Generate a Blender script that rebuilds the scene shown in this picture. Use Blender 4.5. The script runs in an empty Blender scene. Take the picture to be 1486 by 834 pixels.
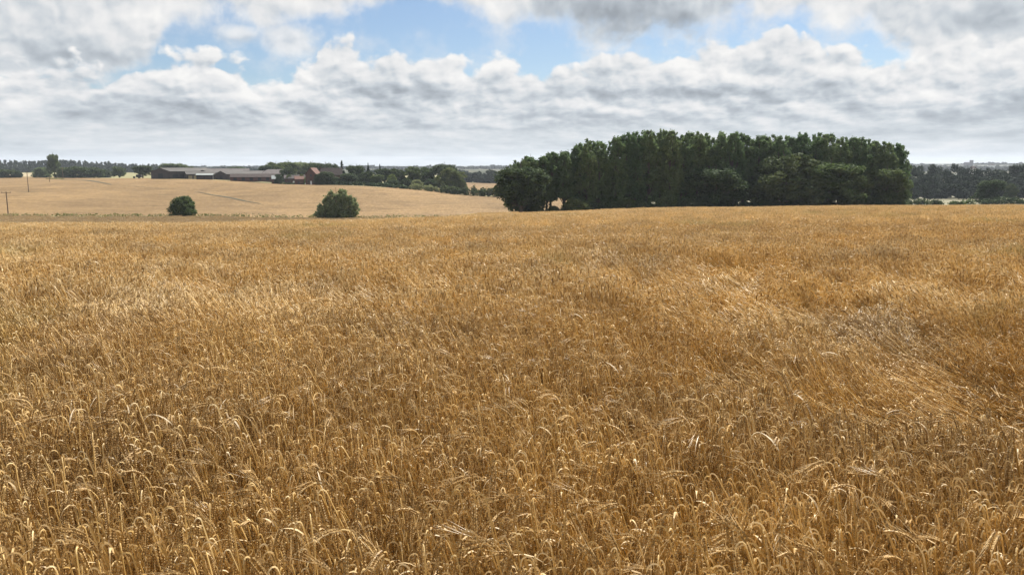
import bpy, math, random
import numpy as np
from mathutils import Vector, Matrix
R = math.radians
C = bpy.context.scene.collection
SC = bpy.context.scene

# ------------------------------------------------------------------ camera
F = 1144.0            # focal length in pixels of the 1486 px wide photograph
PITCH = math.atan((417 - 240) / F)
EYE = 1.95
cd = bpy.data.cameras.new('camera'); cam = bpy.data.objects.new('camera', cd); C.objects.link(cam)
cam.location = (0, 0, EYE); cam.rotation_euler = (math.pi / 2 - PITCH, 0, 0)
cd.sensor_width = 36; cd.lens = 36 * F / 1486; cd.clip_start = 0.05; cd.clip_end = 30000
SC.camera = cam
SC.view_settings.view_transform = 'Standard'; SC.view_settings.look = 'None'
SC.view_settings.gamma = 1; SC.view_settings.use_curve_mapping = False
SC.view_settings.exposure = 1.0
SC.render.engine = 'CYCLES'
SC.cycles.use_denoising = True
SC.cycles.max_bounces = 6; SC.cycles.diffuse_bounces = 3; SC.cycles.transmission_bounces = 3
SC.cycles.volume_bounces = 0; SC.cycles.caustics_reflective = False; SC.cycles.caustics_refractive = False
SC.cycles.use_adaptive_sampling = True; SC.cycles.adaptive_threshold = 0.015

SUN_AZ, SUN_EL = 24, 50     # degrees: azimuth to the right of the view, elevation

def ray(px, py):
    u = (px - 743) / F; v = -(py - 417) / F
    return Vector((u, math.cos(PITCH) + v * math.sin(PITCH), -math.sin(PITCH) + v * math.cos(PITCH)))
def at(px, py, Y):
    d = ray(px, py); return Vector((d.x / d.y * Y, Y, EYE + d.z / d.y * Y))
def slope_of(py): d = ray(743, py); return -d.z / d.y
def azel(px, py):
    d = ray(px, py); return math.atan2(d.x, d.y), math.atan2(d.z, math.hypot(d.x, d.y))

# ------------------------------------------------------------------ world
def build_world():
    w = bpy.data.worlds.new('World'); SC.world = w; w.use_nodes = True
    nt = w.node_tree; N = nt.nodes; L = nt.links; N.clear()
    def val(s, x):
        if isinstance(x, bpy.types.NodeSocket): L.new(x, s)
        else: s.default_value = x
    def M(op, a, b=0.0, c=0.0, clamp=False):
        n = N.new('ShaderNodeMath'); n.operation = op; n.use_clamp = clamp
        val(n.inputs[0], a); val(n.inputs[1], b); val(n.inputs[2], c); return n.outputs[0]
    def xyz(a, b, c):
        n = N.new('ShaderNodeCombineXYZ'); val(n.inputs[0], a); val(n.inputs[1], b); val(n.inputs[2], c); return n.outputs[0]
    def noise(v, scale, detail=5, rough=.5, lac=2.0, dist=0.0):
        n = N.new('ShaderNodeTexNoise'); n.noise_dimensions = '2D'; L.new(v, n.inputs['Vector'])
        n.inputs['Scale'].default_value = scale; n.inputs['Detail'].default_value = detail
        n.inputs['Roughness'].default_value = rough; n.inputs['Lacunarity'].default_value = lac
        n.inputs['Distortion'].default_value = dist; return n.outputs[0]
    def voro(v, scale, detail=2, rough=.5, smooth=.35):
        n = N.new('ShaderNodeTexVoronoi'); n.voronoi_dimensions = '2D'; n.feature = 'SMOOTH_F1'
        L.new(v, n.inputs['Vector']); n.inputs['Scale'].default_value = scale
        n.inputs['Detail'].default_value = detail; n.inputs['Roughness'].default_value = rough
        n.inputs['Smoothness'].default_value = smooth; return n.outputs['Distance']
    def smooth(x, a, b):
        n = N.new('ShaderNodeMapRange'); n.interpolation_type = 'SMOOTHSTEP'
        val(n.inputs[0], x); n.inputs[1].default_value = a; n.inputs[2].default_value = b; return n.outputs[0]
    def curve(x, pts):
        n = N.new('ShaderNodeFloatCurve'); val(n.inputs['Value'], x)
        c = n.mapping.curves[0]
        while len(c.points) > 2: c.points.remove(c.points[1])
        c.points[0].location = pts[0]; c.points[1].location = pts[-1]
        for p in pts[1:-1]: c.points.new(*p)
        n.mapping.update(); return n.outputs[0]
    def mixc(f, a, b):
        n = N.new('ShaderNodeMix'); n.data_type = 'RGBA'; val(n.inputs[0], f)
        for s, x in ((n.inputs[6], a), (n.inputs[7], b)):
            if isinstance(x, bpy.types.NodeSocket): L.new(x, s)
            else: s.default_value = (*x, 1)
        return n.outputs[2]
    tc = N.new('ShaderNodeTexCoord'); sp = N.new('ShaderNodeSeparateXYZ'); L.new(tc.outputs['Generated'], sp.inputs[0])
    X, Y, Z = sp.outputs
    az = M('ARCTAN2', X, Y); el = M('ARCTAN2', Z, M('SQRT', M('ADD', M('MULTIPLY', X, X), M('MULTIPLY', Y, Y))))
    A = M('MULTIPLY', az, 11.44); E = M('MULTIPLY', el, 11.44)
    Ep = M('MAXIMUM', E, 0.0)
    q = M('MULTIPLY', M('LOGARITHM', M('ADD', Ep, .5), math.e), 2.5)
    P = xyz(A, q, 3.3)
    # billowing detail, evaluated twice: once shifted towards the sun to get lit and shaded sides
    def relief(p):
        a = voro(p, 2.1, 2, .5, .6)
        b = noise(p, 1.3, 7, .56, 2.1)
        return M('ADD', M('MULTIPLY', a, -.55), M('MULTIPLY', b, 1.0))
    Pw = N.new('ShaderNodeVectorMath'); Pw.operation = 'ADD'; L.new(P, Pw.inputs[0])
    wn = N.new('ShaderNodeTexNoise'); L.new(P, wn.inputs['Vector']); wn.inputs['Scale'].default_value = 3.2; wn.inputs['Detail'].default_value = 2; wn.noise_dimensions = '2D'
    ws = N.new('ShaderNodeVectorMath'); ws.operation = 'MULTIPLY_ADD'; L.new(wn.outputs['Color'], ws.inputs[0])
    ws.inputs[1].default_value = (.13, .13, .0); ws.inputs[2].default_value = (-.065, -.065, 0); L.new(ws.outputs[0], Pw.inputs[1])
    PW = Pw.outputs[0]
    sh = N.new('ShaderNodeVectorMath'); sh.operation = 'ADD'; L.new(PW, sh.inputs[0]); sh.inputs[1].default_value = (.05, .11, 0)
    r0 = relief(PW); r1 = relief(sh.outputs[0])
    lit = M('SUBTRACT', r0, r1)                     # >0 where the sunny side faces us
    big = noise(P, .42, 3, .5)
    T = M('MULTIPLY_ADD', az, 1 / 1.6, .5, clamp=True)
    def pts(lst):
        o = []
        for px, py in lst:
            a, e = azel(px, py); o.append((min(1, max(0, a / 1.6 + .5)), max(0, min(1, e * 11.44 / 4))))
        return [(0, o[0][1])] + o + [(1, o[-1][1])]
    top = M('MULTIPLY', curve(T, pts([(0, 92), (120, 104), (190, 96), (225, 80), (262, 70), (330, 90), (420, 104), (455, 84), (495, 62), (560, 76), (680, 78), (760, 86), (835, 92), (880, 72), (960, 74), (1040, 62), (1110, 44), (1170, 58), (1270, 74), (1310, 78), (1380, 62), (1486, 50)])), 4)
    low = M('MULTIPLY', curve(T, pts([(0, 130), (150, 122), (215, 100), (238, 60), (255, 26), (320, 24), (385, 40), (430, 32), (470, 18), (500, 16), (560, 12), (640, 12), (700, 18), (750, 38), (800, 56), (900, 64), (980, 66), (1040, 62), (1080, 38), (1160, 34), (1245, 32), (1285, 62), (1330, 95), (1486, 110)])), 4)
    n1 = M('SUBTRACT', r0, .12)
    d1 = M('ADD', M('SUBTRACT', top, E), M('MULTIPLY', n1, .75))
    m1 = smooth(d1, -.04, .13)
    n2 = noise(PW, 1.1, 6, .6)
    d2 = M('ADD', M('SUBTRACT', E, low), M('MULTIPLY', M('SUBTRACT', n2, .5), 1.1))
    m2 = smooth(d2, -.12, .28)
    def blob(px, py, rx, ry):
        a, e = azel(px, py)
        dx = M('MULTIPLY', M('SUBTRACT', A, a * 11.44), 100 / rx); dy = M('MULTIPLY', M('SUBTRACT', E, e * 11.44), 100 / ry)
        return M('SQRT', M('ADD', M('MULTIPLY', dx, dx), M('MULTIPLY', dy, dy)))
    b1 = M('MINIMUM', blob(425, 58, 62, 30), blob(350, 50, 40, 16))
    m3 = smooth(M('ADD', M('SUBTRACT', 1.0, b1), M('MULTIPLY', M('SUBTRACT', n2, .5), 2.2)), -.1, .9)
    high = smooth(M('ADD', M('MULTIPLY', big, 1.0), M('MULTIPLY', n2, .6)), .66, .9)     # broken cloud overhead
    high = M('MULTIPLY', high, smooth(E, 2.6, 3.6))
    m2 = M('MULTIPLY', m2, M('SUBTRACT', 1.0, M('MULTIPLY', smooth(E, 2.6, 3.6), 1.0)))
    cov = M('MAXIMUM', M('MAXIMUM', m1, m2), M('MAXIMUM', M('MULTIPLY', m3, .8), high))
    # brightness of the bank: white crests, blue-grey undersides
    rim = M('SUBTRACT', 1.0, smooth(d1, .0, .8))
    Pb = xyz(M('MULTIPLY', A, .6), M('MULTIPLY', q, 1.7), 9.1)
    band = noise(Pb, .8, 5, .6, 2.0, .3)
    amp = M('SUBTRACT', 1.0, M('MULTIPLY', smooth(E, 1.3, 2.1), .5))
    litc = M('MULTIPLY', M('MULTIPLY', M('MULTIPLY', lit, amp), smooth(E, .1, 1.1)), .92)
    body = M('ADD', M('ADD', .60, litc), M('ADD', M('MULTIPLY', rim, .25), M('MULTIPLY', M('MULTIPLY', M('SUBTRACT', band, .5), amp), .70)))
    body = M('SUBTRACT', body, M('MULTIPLY', M('SUBTRACT', 1.0, smooth(E, .2, 1.4)), .03))
    under = None
    for bx, by, bw, bh, st in ((1190, 130, 210, 24, 1), (590, 138, 180, 26, 1), (150, 146, 190, 16, .8), (330, 168, 260, 16, .8), (850, 172, 190, 13, .7), (1400, 165, 160, 13, .7), (610, 185, 140, 8, .6), (60, 190, 150, 9, .6), (700, 118, 110, 10, .5)):
        k = M('MULTIPLY', smooth(M('ADD', M('SUBTRACT', 1.0, blob(bx, by, bw, bh)), M('MULTIPLY', M('SUBTRACT', n2, .5), 2.2)), -.1, .9), st)
        under = k if under is None else M('MAXIMUM', under, k)
    body = M('SUBTRACT', body, M('MULTIPLY', under, .20))
    Pl = xyz(M('MULTIPLY', A, 1.5), M('MULTIPLY', q, 2.3), 4.0)
    body = M('ADD', body, M('MULTIPLY', M('MULTIPLY', M('SUBTRACT', noise(Pl, 1.0, 4, .6), .5), M('SUBTRACT', 1.0, smooth(E, .6, 1.4))), .75))
    # upper cloud: dark flat base
    dk = M('MAXIMUM', M('SUBTRACT', 1.0, blob(905, 22, 190, 62)), M('MAXIMUM', M('SUBTRACT', .75, blob(110, 80, 170, 45)), M('SUBTRACT', .55, blob(1440, 30, 200, 60))), clamp=True)
    upb = M('ADD', M('SUBTRACT', .72, M('MULTIPLY', smooth(M('ADD', dk, M('MULTIPLY', M('SUBTRACT', n2, .5), .5)), 0, .75), .34)), M('ADD', M('MULTIPLY', lit, .55), M('MULTIPLY', M('SUBTRACT', n2, .5), .7)))
    selu = M('MULTIPLY', m2, M('SUBTRACT', 1.0, m1))
    mixv = N.new('ShaderNodeMix'); mixv.data_type = 'FLOAT'; L.new(selu, mixv.inputs[0]); L.new(body, mixv.inputs[2]); L.new(upb, mixv.inputs[3])
    br = M('SUBTRACT', mixv.outputs[0], M('MULTIPLY', M('MULTIPLY', smooth(dk, 0.0, .8), m1), .10))
    ramp = N.new('ShaderNodeValToRGB'); L.new(br, ramp.inputs[0])
    e = ramp.color_ramp.elements
    e[0].position = .15; e[0].color = (.31, .345, .385, 1)
    e[1].position = 1.0; e[1].color = (.93, .92, .90, 1)
    for p_, c_ in ((.38, (.44, .485, .53)), (.56, (.585, .63, .67)), (.76, (.78, .785, .795))):
        k = e.new(p_); k.color = (*c_, 1)
    hz = M('SUBTRACT', 1.0, smooth(E, .0, .9))
    cloud = mixc(M('MULTIPLY', hz, .36), ramp.outputs[0], (.585, .63, .655))
    sky = N.new('ShaderNodeTexSky'); sky.sky_type = 'NISHITA'; sky.sun_disc = False
    sky.sun_elevation = R(SUN_EL); sky.sun_rotation = R(SUN_AZ); sky.air_density = 1.0; sky.dust_density = .6; sky.ozone_density = 1.5
    skm = N.new('ShaderNodeMix'); skm.data_type = 'RGBA'; skm.blend_type = 'MULTIPLY'; skm.inputs[0].default_value = 1
    L.new(sky.outputs[0], skm.inputs[6]); skm.inputs[7].default_value = (.080, .088, .098, 1)
    veil = M('MULTIPLY', smooth(noise(P, 1.1, 6, .62), .40, .75), .50)
    blue = mixc(veil, skm.outputs[2], (.75, .78, .82))
    final = mixc(cov, blue, cloud)
    bg = N.new('ShaderNodeBackground'); L.new(final, bg.inputs[0]); bg.inputs[1].default_value = 0.503
    out = N.new('ShaderNodeOutputWorld'); L.new(bg.outputs[0], out.inputs[0])
    w.cycles.sampling_method = 'MANUAL'; w.cycles.sample_map_resolution = 512
build_world()

sd = bpy.data.lights.new('sun', 'SUN'); sd.energy = 5.0; sd.angle = R(.6); sd.color = (1, .95, .86)
sun = bpy.data.objects.new('sun', sd); C.objects.link(sun)
sun.rotation_euler = (R(90 - SUN_EL), 0, R(180 - SUN_AZ)); sun.location = (0, 0, 60)
_d = Vector((math.sin(R(SUN_AZ)) * math.cos(R(SUN_EL)), math.cos(R(SUN_AZ)) * math.cos(R(SUN_EL)), math.sin(R(SUN_EL))))
sun.rotation_euler = _d.to_track_quat('Z', 'Y').to_euler()
#SKYTEST
# ------------------------------------------------------------------ helpers
def tag(o, label=None, cat=None, group=None, kind=None):
    if label: o['label'] = label
    if cat: o['category'] = cat
    if group: o['group'] = group
    if kind: o['kind'] = kind
    return o
def np_mesh(name, V, faces, mats=None, midx=None, smooth=False):
    """faces: (n,3) or (n,4) array or list of such"""
    if not isinstance(faces, (list, tuple)): faces = [faces]
    me = bpy.data.meshes.new(name)
    V = np.asarray(V, dtype=np.float32)
    tot = np.concatenate([np.full(len(f), f.shape[1], dtype=np.int32) for f in faces])
    idx = np.concatenate([f.ravel() for f in faces]).astype(np.int32)
    me.vertices.add(len(V)); me.vertices.foreach_set('co', V.ravel())
    me.loops.add(len(idx)); me.loops.foreach_set('vertex_index', idx)
    me.polygons.add(len(tot))
    st = np.zeros(len(tot), dtype=np.int32); st[1:] = np.cumsum(tot)[:-1]
    me.polygons.foreach_set('loop_start', st)
    if mats:
        for m in mats: me.materials.append(m)
    if midx is not None: me.polygons.foreach_set('material_index', np.asarray(midx, dtype=np.int32))
    me.polygons.foreach_set('use_smooth', np.full(len(tot), smooth, dtype=bool))
    me.update(calc_edges=True); me.validate()
    return me
def link(name, me, parent=None, loc=(0, 0, 0)):
    o = bpy.data.objects.new(name, me); C.objects.link(o); o.location = loc
    if parent: o.parent = parent
    return o
class Geo:
    """collects boxes, prisms and tubes into one mesh"""
    def __init__(s): s.V = []; s.F = []
    def add(s, v, f):
        n = len(s.V); s.V += [tuple(p) for p in v]; s.F += [tuple(n + i for i in q) for q in f]
    def box(s, x0, x1, y0, y1, z0, z1):
        s.add([(x, y, z) for z in (z0, z1) for y in (y0, y1) for x in (x0, x1)],
              [(0, 2, 3, 1), (4, 5, 7, 6), (0, 1, 5, 4), (2, 6, 7, 3), (0, 4, 6, 2), (1, 3, 7, 5)])
    def tube(s, pts, rad, n=7):
        pts = [Vector(p) for p in pts]; rings = []
        for i, p in enumerate(pts):
            t = (pts[min(i + 1, len(pts) - 1)] - pts[max(i - 1, 0)]).normalized()
            a = t.orthogonal().normalized(); b = t.cross(a)
            r = rad[i] if hasattr(rad, '__len__') else rad
            rings.append([p + (a * math.cos(k * 2 * math.pi / n) + b * math.sin(k * 2 * math.pi / n)) * r for k in range(n)])
        v = [q for rg in rings for q in rg]
        f = [(i * n + k, i * n + (k + 1) % n, (i + 1) * n + (k + 1) % n, (i + 1) * n + k) for i in range(len(pts) - 1) for k in range(n)]
        f += [tuple(range(n - 1, -1, -1)), tuple((len(pts) - 1) * n + k for k in range(n))]
        s.add(v, f)
    def build(s, name, mat, parent=None, loc=(0, 0, 0), smooth=False):
        me = bpy.data.meshes.new(name); me.from_pydata(s.V, [], s.F); me.materials.append(mat)
        if smooth:
            for p in me.polygons: p.use_smooth = True
        me.update(); return link(name, me, parent, loc)
def material(name, build):
    m = bpy.data.materials.new(name); m.use_nodes = True; nt = m.node_tree; nt.nodes.clear()
    out = nt.nodes.new('ShaderNodeOutputMaterial'); nt.links.new(build(nt), out.inputs[0]); return m
def n_noise(nt, scale, detail=4, rough=.55, coord='pos', stretch=None, dist=0):
    if coord == 'pos': v = nt.nodes.new('ShaderNodeNewGeometry').outputs['Position']
    else: v = nt.nodes.new('ShaderNodeTexCoord').outputs['Object']
    if stretch:
        mp = nt.nodes.new('ShaderNodeMapping'); nt.links.new(v, mp.inputs[0]); mp.inputs['Scale'].default_value = stretch[:3]
        if len(stretch) > 3: mp.inputs['Rotation'].default_value = (0, 0, stretch[3])
        v = mp.outputs[0]
    n = nt.nodes.new('ShaderNodeTexNoise'); nt.links.new(v, n.inputs['Vector']); n.inputs['Scale'].default_value = scale
    n.inputs['Detail'].default_value = detail; n.inputs['Roughness'].default_value = rough; n.inputs['Distortion'].default_value = dist
    return n.outputs[0]
def n_ramp(nt, x, stops):
    r = nt.nodes.new('ShaderNodeValToRGB'); nt.links.new(x, r.inputs[0]); e = r.color_ramp.elements
    e[0].position = stops[0][0]; e[0].color = (*stops[0][1], 1); e[1].position = stops[-1][0]; e[1].color = (*stops[-1][1], 1)
    for p, c in stops[1:-1]: k = e.new(p); k.color = (*c, 1)
    return r.outputs[0]
def n_mix(nt, f, a, b, mode='MIX'):
    n = nt.nodes.new('ShaderNodeMix'); n.data_type = 'RGBA'; n.blend_type = mode
    for s, x in ((n.inputs[0], f), (n.inputs[6], a), (n.inputs[7], b)):
        if isinstance(x, bpy.types.NodeSocket): nt.links.new(x, s)
        elif isinstance(x, tuple): s.default_value = (*x, 1)
        else: s.default_value = x
    return n.outputs[2]
def n_surf(nt, col, rough=.8, spec=.3, bump=None, bstr=.5, bdist=.05, metal=0, transl=0):
    p = nt.nodes.new('ShaderNodeBsdfPrincipled')
    if isinstance(col, tuple): p.inputs['Base Color'].default_value = (*col, 1)
    else: nt.links.new(col, p.inputs['Base Color'])
    p.inputs['Roughness'].default_value = rough; p.inputs['Specular IOR Level'].default_value = spec; p.inputs['Metallic'].default_value = metal
    if bump is not None:
        b = nt.nodes.new('ShaderNodeBump'); b.inputs['Strength'].default_value = bstr; b.inputs['Distance'].default_value = bdist
        nt.links.new(bump, b.inputs['Height']); nt.links.new(b.outputs[0], p.inputs['Normal'])
    if not transl: return p.outputs[0]
    t = nt.nodes.new('ShaderNodeBsdfTranslucent')
    if isinstance(col, tuple): t.inputs[0].default_value = (*col, 1)
    else: nt.links.new(col, t.inputs[0])
    m = nt.nodes.new('ShaderNodeMixShader'); m.inputs[0].default_value = transl
    nt.links.new(p.outputs[0], m.inputs[1]); nt.links.new(t.outputs[0], m.inputs[2]); return m.outputs[0]
def varied(name, c1, c2, scale, coord='pos', rough=.85, stretch=None, **k):
    def b(nt):
        n = n_noise(nt, scale, 5, .6, coord, stretch)
        return n_surf(nt, n_ramp(nt, n, [(.3, c1), (.7, c2)]), rough, **k)
    return material(name, b)

# ------------------------------------------------------------------ terrain height field
def pchip(xk, yk, x):
    xk = np.asarray(xk, float); yk = np.asarray(yk, float); h = np.diff(xk); d = np.diff(yk) / h
    m = np.zeros_like(yk); m[0] = d[0]; m[-1] = d[-1]
    for i in range(1, len(xk) - 1):
        if d[i - 1] * d[i] > 0:
            w1 = 2 * h[i] + h[i - 1]; w2 = h[i] + 2 * h[i - 1]; m[i] = (w1 + w2) / (w1 / d[i - 1] + w2 / d[i])
    i = np.clip(np.searchsorted(xk, x) - 1, 0, len(h) - 1); t = np.clip((x - xk[i]) / h[i], 0, 1)
    return (yk[i] * (1 + 2 * t) * (1 - t) ** 2 + m[i] * h[i] * t * (1 - t) ** 2 + yk[i + 1] * t * t * (3 - 2 * t) + m[i + 1] * h[i] * t * t * (t - 1))
NEAR = [0, 10, 30, 60, 80, 110, 150, 200, 240, 250]
FARY = [300, 350, 420, 520, 650, 800, 1100, 1600, 2500, 4000, 8000]
COLS = {
    0:    ([1.95, 2.38, 3.35, 5.15, 6.9, 9.7, 13.0, 14.9, 15.9, 15.9], [301, 288, 276, 265, 259.5, 256, 252, 248, 245.5, 243, 241]),
    250:  ([1.95, 2.38, 3.35, 5.15, 6.9, 9.7, 13.0, 14.9, 15.9, 15.9], [303, 291, 275, 259.5, 258.3, 257, 252, 248, 245.5, 243, 241]),
    480:  ([1.95, 2.38, 3.3, 4.95, 6.5, 9.0, 12.3, 14.8, 16.5, 16.6], [308, 291, 270, 268, 266, 262, 255, 249, 246, 243, 241]),
    740:  ([1.95, 2.38, 3.2, 4.6, 5.8, 7.6, 9.6, 13.5, 16.0, 16.2], [308, 294, 283, 276, 271.5, 268, 259, 250, 246, 243, 241]),
    1000: ([1.95, 2.35, 3.1, 4.3, 5.2, 6.7, 8.7, 11.5, 14.0, 14.6], [303, 298, 292, 286, 279, 272, 260, 250, 246, 243, 241]),
    1300: ([1.95, 2.35, 3.05, 4.15, 5.0, 6.4, 8.4, 10.9, 13.6, 14.2], [298.5, 295.5, 292, 289, 285, 278, 262, 251, 246, 243, 241]),
    1486: ([1.95, 2.35, 3.05, 4.1, 4.95, 6.3, 8.3, 10.8, 13.4, 14.0], [297, 294.5, 292, 288, 281, 273, 260, 250, 246, 243, 241]),
}
CK = sorted(COLS); KY = NEAR + FARY
CD = {c: COLS[c][0] + [y * slope_of(p) for y, p in zip(FARY, COLS[c][1])] for c in CK}
def PX(x, y): return 743 + F * 1.012 * x / np.maximum(y, 1.0)
def vnoise(x, y, seed=0):
    """smooth value noise in numpy"""
    xi = np.floor(x).astype(np.int64); yi = np.floor(y).astype(np.int64); fx = x - xi; fy = y - yi
    fx = fx * fx * (3 - 2 * fx); fy = fy * fy * (3 - 2 * fy)
    def h(a, b):
        n = (a * 374761393 + b * 668265263 + seed * 974634777) & 0xffffffff
        n = ((n ^ (n >> 13)) * 1274126177) & 0xffffffff; n = n ^ (n >> 16); return (n & 0xffff) / 65535.0
    return (h(xi, yi) * (1 - fx) + h(xi + 1, yi) * fx) * (1 - fy) + (h(xi, yi + 1) * (1 - fx) + h(xi + 1, yi + 1) * fx) * fy
def H(x, y):
    x = np.atleast_1d(np.asarray(x, float)); y = np.atleast_1d(np.asarray(y, float)); yc = np.clip(y, 0, 8000)
    px = np.clip(PX(x, y), CK[0], CK[-1]); px = np.where(y < 1, 743, px)
    vals = np.array([pchip(KY, CD[c], yc) for c in CK])
    i = np.clip(np.searchsorted(CK, px) - 1, 0, len(CK) - 2); ck = np.array(CK, float)
    t = (px - ck[i]) / (ck[i + 1] - ck[i]); t = t * t * (3 - 2 * t)
    k = np.arange(len(px)); D = vals[i, k] * (1 - t) + vals[i + 1, k] * t
    D = D + np.clip((yc - 250) / 100, 0, 1) * (vnoise(x / 45, y / 45, 3) - .5) * .6
    return EYE - D
def ground(px, Y):
    x = (px - 743) / F / 1.012 * Y; return Vector((x, Y, float(H(x, Y)[0])))
def wood_y(px): return np.interp(px, [700, 740, 1000, 1320, 1500], [204, 206, 222, 232, 236])
def crop_edge(px): return np.interp(px, [0, 560, 640, 735, 745, 1000, 1320, 1500], [242, 242, 236, 203, 200, 216, 226, 229])
def field_top(px): return np.interp(px, [0, 110, 200, 230, 400, 480, 600, 720, 745], [790, 720, 620, 524, 505, 440, 415, 398, 398])

# ---- materials for the ground
def soil_b(nt):
    n = n_noise(nt, 9, 6, .65); m = n_noise(nt, .8, 3)
    return n_surf(nt, n_mix(nt, m, n_ramp(nt, n, [(.3, (.06, .04, .022)), (.7, (.17, .115, .06))]), (.28, .20, .11)), .95, .1, n, .8, .05)
M_soil = material('soil_and_straw', soil_b)
def gold_b(nt):
    a = n_noise(nt, 1.0, 6, .75, stretch=(1, .35, 1)); b = n_noise(nt, .022, 4, .6, stretch=(1, .6, 1), dist=.6); c = n_noise(nt, .22, 5, .7, stretch=(.35, 1.2, 1, .3))
    d = n_noise(nt, .05, 4, .7, stretch=(.25, 1.6, 1, -.25))
    col = n_ramp(nt, a, [(.30, (.135, .086, .036)), (.5, (.215, .140, .064)), (.70, (.31, .212, .108))])
    col = n_mix(nt, .7, col, n_ramp(nt, b, [(.38, (.66, .66, .68)), (.6, (1, 1, 1))]), 'MULTIPLY')
    col = n_mix(nt, .8, col, n_ramp(nt, c, [(.34, (.50, .48, .45)), (.5, (1, 1, 1))]), 'MULTIPLY')
    col = n_mix(nt, .5, col, n_ramp(nt, d, [(.34, (.62, .6, .56)), (.47, (1, 1, 1)), (.62, (1, 1, 1)), (.72, (1.12, 1.1, 1.05))]), 'MULTIPLY')
    return n_surf(nt, col, .9, .1, a, .6, .35)
M_gold = material('ripe_grain_far', gold_b)
M_grass = varied('dry_grass', (.10, .11, .035), (.26, .22, .10), 1.2, bump=None)
M_pale = varied('pale_stubble', (.24, .19, .105), (.32, .26, .15), .3)
M_meadow = varied('meadow', (.07, .075, .03), (.16, .135, .065), .12)
M_wfloor = varied('woodland_floor', (.02, .025, .012), (.05, .05, .025), 1.0)
def farm_b(nt):
    n = n_noise(nt, .012, 2, .4, stretch=(.5, 1, 1)); k = n_noise(nt, .3, 4)
    return n_surf(nt, n_mix(nt, .3, n_ramp(nt, n, [(.56, (.03, .04, .022)), (.60, (.20, .16, .09)), (.62, (.18, .14, .08)), (.66, (.03, .042, .022))]), n_ramp(nt, k, [(.3, (.03, .038, .022)), (.7, (.07, .07, .04))])), .95, .1)
M_hill = varied('hill_farmland', (.022, .032, .02), (.06, .065, .036), .0035)
M_far = material('far_farmland', farm_b)

def build_ground():
    fr = np.linspace(-R(42), R(42), 421); bk = np.linspace(R(42), R(318), 72)[1:-1]
    th = np.concatenate([fr, bk]); nt_ = len(th)
    rr = np.concatenate([np.linspace(.0, 3, 6)[1:], np.geomspace(3.3, 200, 80), np.linspace(202, 560, 180), np.geomspace(564, 8000, 90)])
    # rings are level lines of Y in front so that field edges run along them
    cs = np.where(np.abs(np.where(th > math.pi, th - 2 * math.pi, th)) < R(60), 1 / np.maximum(np.cos(th), .5), 2.0)
    X = rr[:, None] * np.sin(th)[None] * cs[None]; Yv = rr[:, None] * np.cos(th)[None] * cs[None]
    Z = H(X.ravel(), Yv.ravel())
    V = np.column_stack([X.ravel(), Yv.ravel(), Z]); V = np.vstack([V, [0, 0, float(H(0, 0)[0])]])
    nr = len(rr); i = np.arange(nr - 1)[:, None]; j = np.arange(nt_)[None]; j2 = (j + 1) % nt_
    q = np.stack([i * nt_ + j, i * nt_ + j2, (i + 1) * nt_ + j2, (i + 1) * nt_ + j], -1).reshape(-1, 4)[:, ::-1]
    c = len(V) - 1; t = np.column_stack([np.full(nt_, c), (np.arange(nt_) + 1) % nt_, np.arange(nt_)])[:, ::-1]
    cen = V[q].mean(1); x, y = cen[:, 0], cen[:, 1]; px = PX(x, y)
    mi = np.zeros(len(q), int)
    ce = crop_edge(px); ft = field_top(px)
    left = px < 860
    mi[(y > ce)] = 5
    mi[(y > 228) & left & (y <= 251)] = 2
    mi[(y > ce) & (px < 740) & (y <= 251)] = 2
    mi[(y > 251) & left & (y < ft)] = 1
    mi[(y >= ft) & left] = 2
    mi[(y >= ft) & (px > 560) & (px < 900) & (y < 860) & (y > 410)] = 1
    mi[(px >= 860) & (y > 262)] = 4
    mi[(px >= 780) & (px < 900) & (y > 262) & (y < 860)] = 1
    mi[(px < 60) & (y > 800) & (y < 1150)] = 3
    mi[(px > 1440) & (y > 560) & (y < 760)] = 3
    mi[(y > 1250)] = 6
    mi = np.concatenate([mi, np.zeros(len(t), int)])
    me = np_mesh('ground', V, [q, t], [M_soil, M_gold, M_grass, M_pale, M_meadow, M_wfloor, M_far], mi, True)
    tag(link('ground', me), kind='structure')
build_ground()

# far hills: rounded ridges a few kilometres away, standing in the haze
def hill(name, Y0, depth, prof, px0, px1, mat):
    xs = np.linspace(px0, px1, 120); ts = np.linspace(0, 1, 14)
    V = []
    for t in ts:
        for p in xs:
            Yd = Y0 + depth * t; crest = EYE - slope_of(float(np.interp(p, *prof))) * (Y0 + depth * .5)
            b = float(H((p - 743) / F * Yd, Yd)[0]) - 15
            V.append(((p - 743) / F * Yd, Yd, b + (crest - b) * math.sin(math.pi * t) ** .7))
    n = len(xs); q = np.array([(i * n + j, i * n + j + 1, (i + 1) * n + j + 1, (i + 1) * n + j) for i in range(13) for j in range(n - 1)])
    return tag(link(name, np_mesh(name, V, q, [mat], None, True)), kind='structure')
hill('hill', 2600, 1200, ([-300, 0, 200, 300, 380, 480, 560, 640, 700, 740, 900, 1200, 1330, 1400, 1480, 1800], [242, 242, 243, 243, 243, 243.5, 244, 244.5, 243, 242.5, 242, 242, 240.5, 239, 239.5, 241]), -300, 1800, M_hill)
hill('hills', 4300, 2200, ([-300, 200, 300, 500, 560, 620, 700, 760, 1200, 1330, 1486, 1800], [242, 242, 241.5, 242, 241, 242.5, 240.5, 240.5, 240, 237.5, 236.5, 238]), -300, 1800, M_hill)

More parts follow.
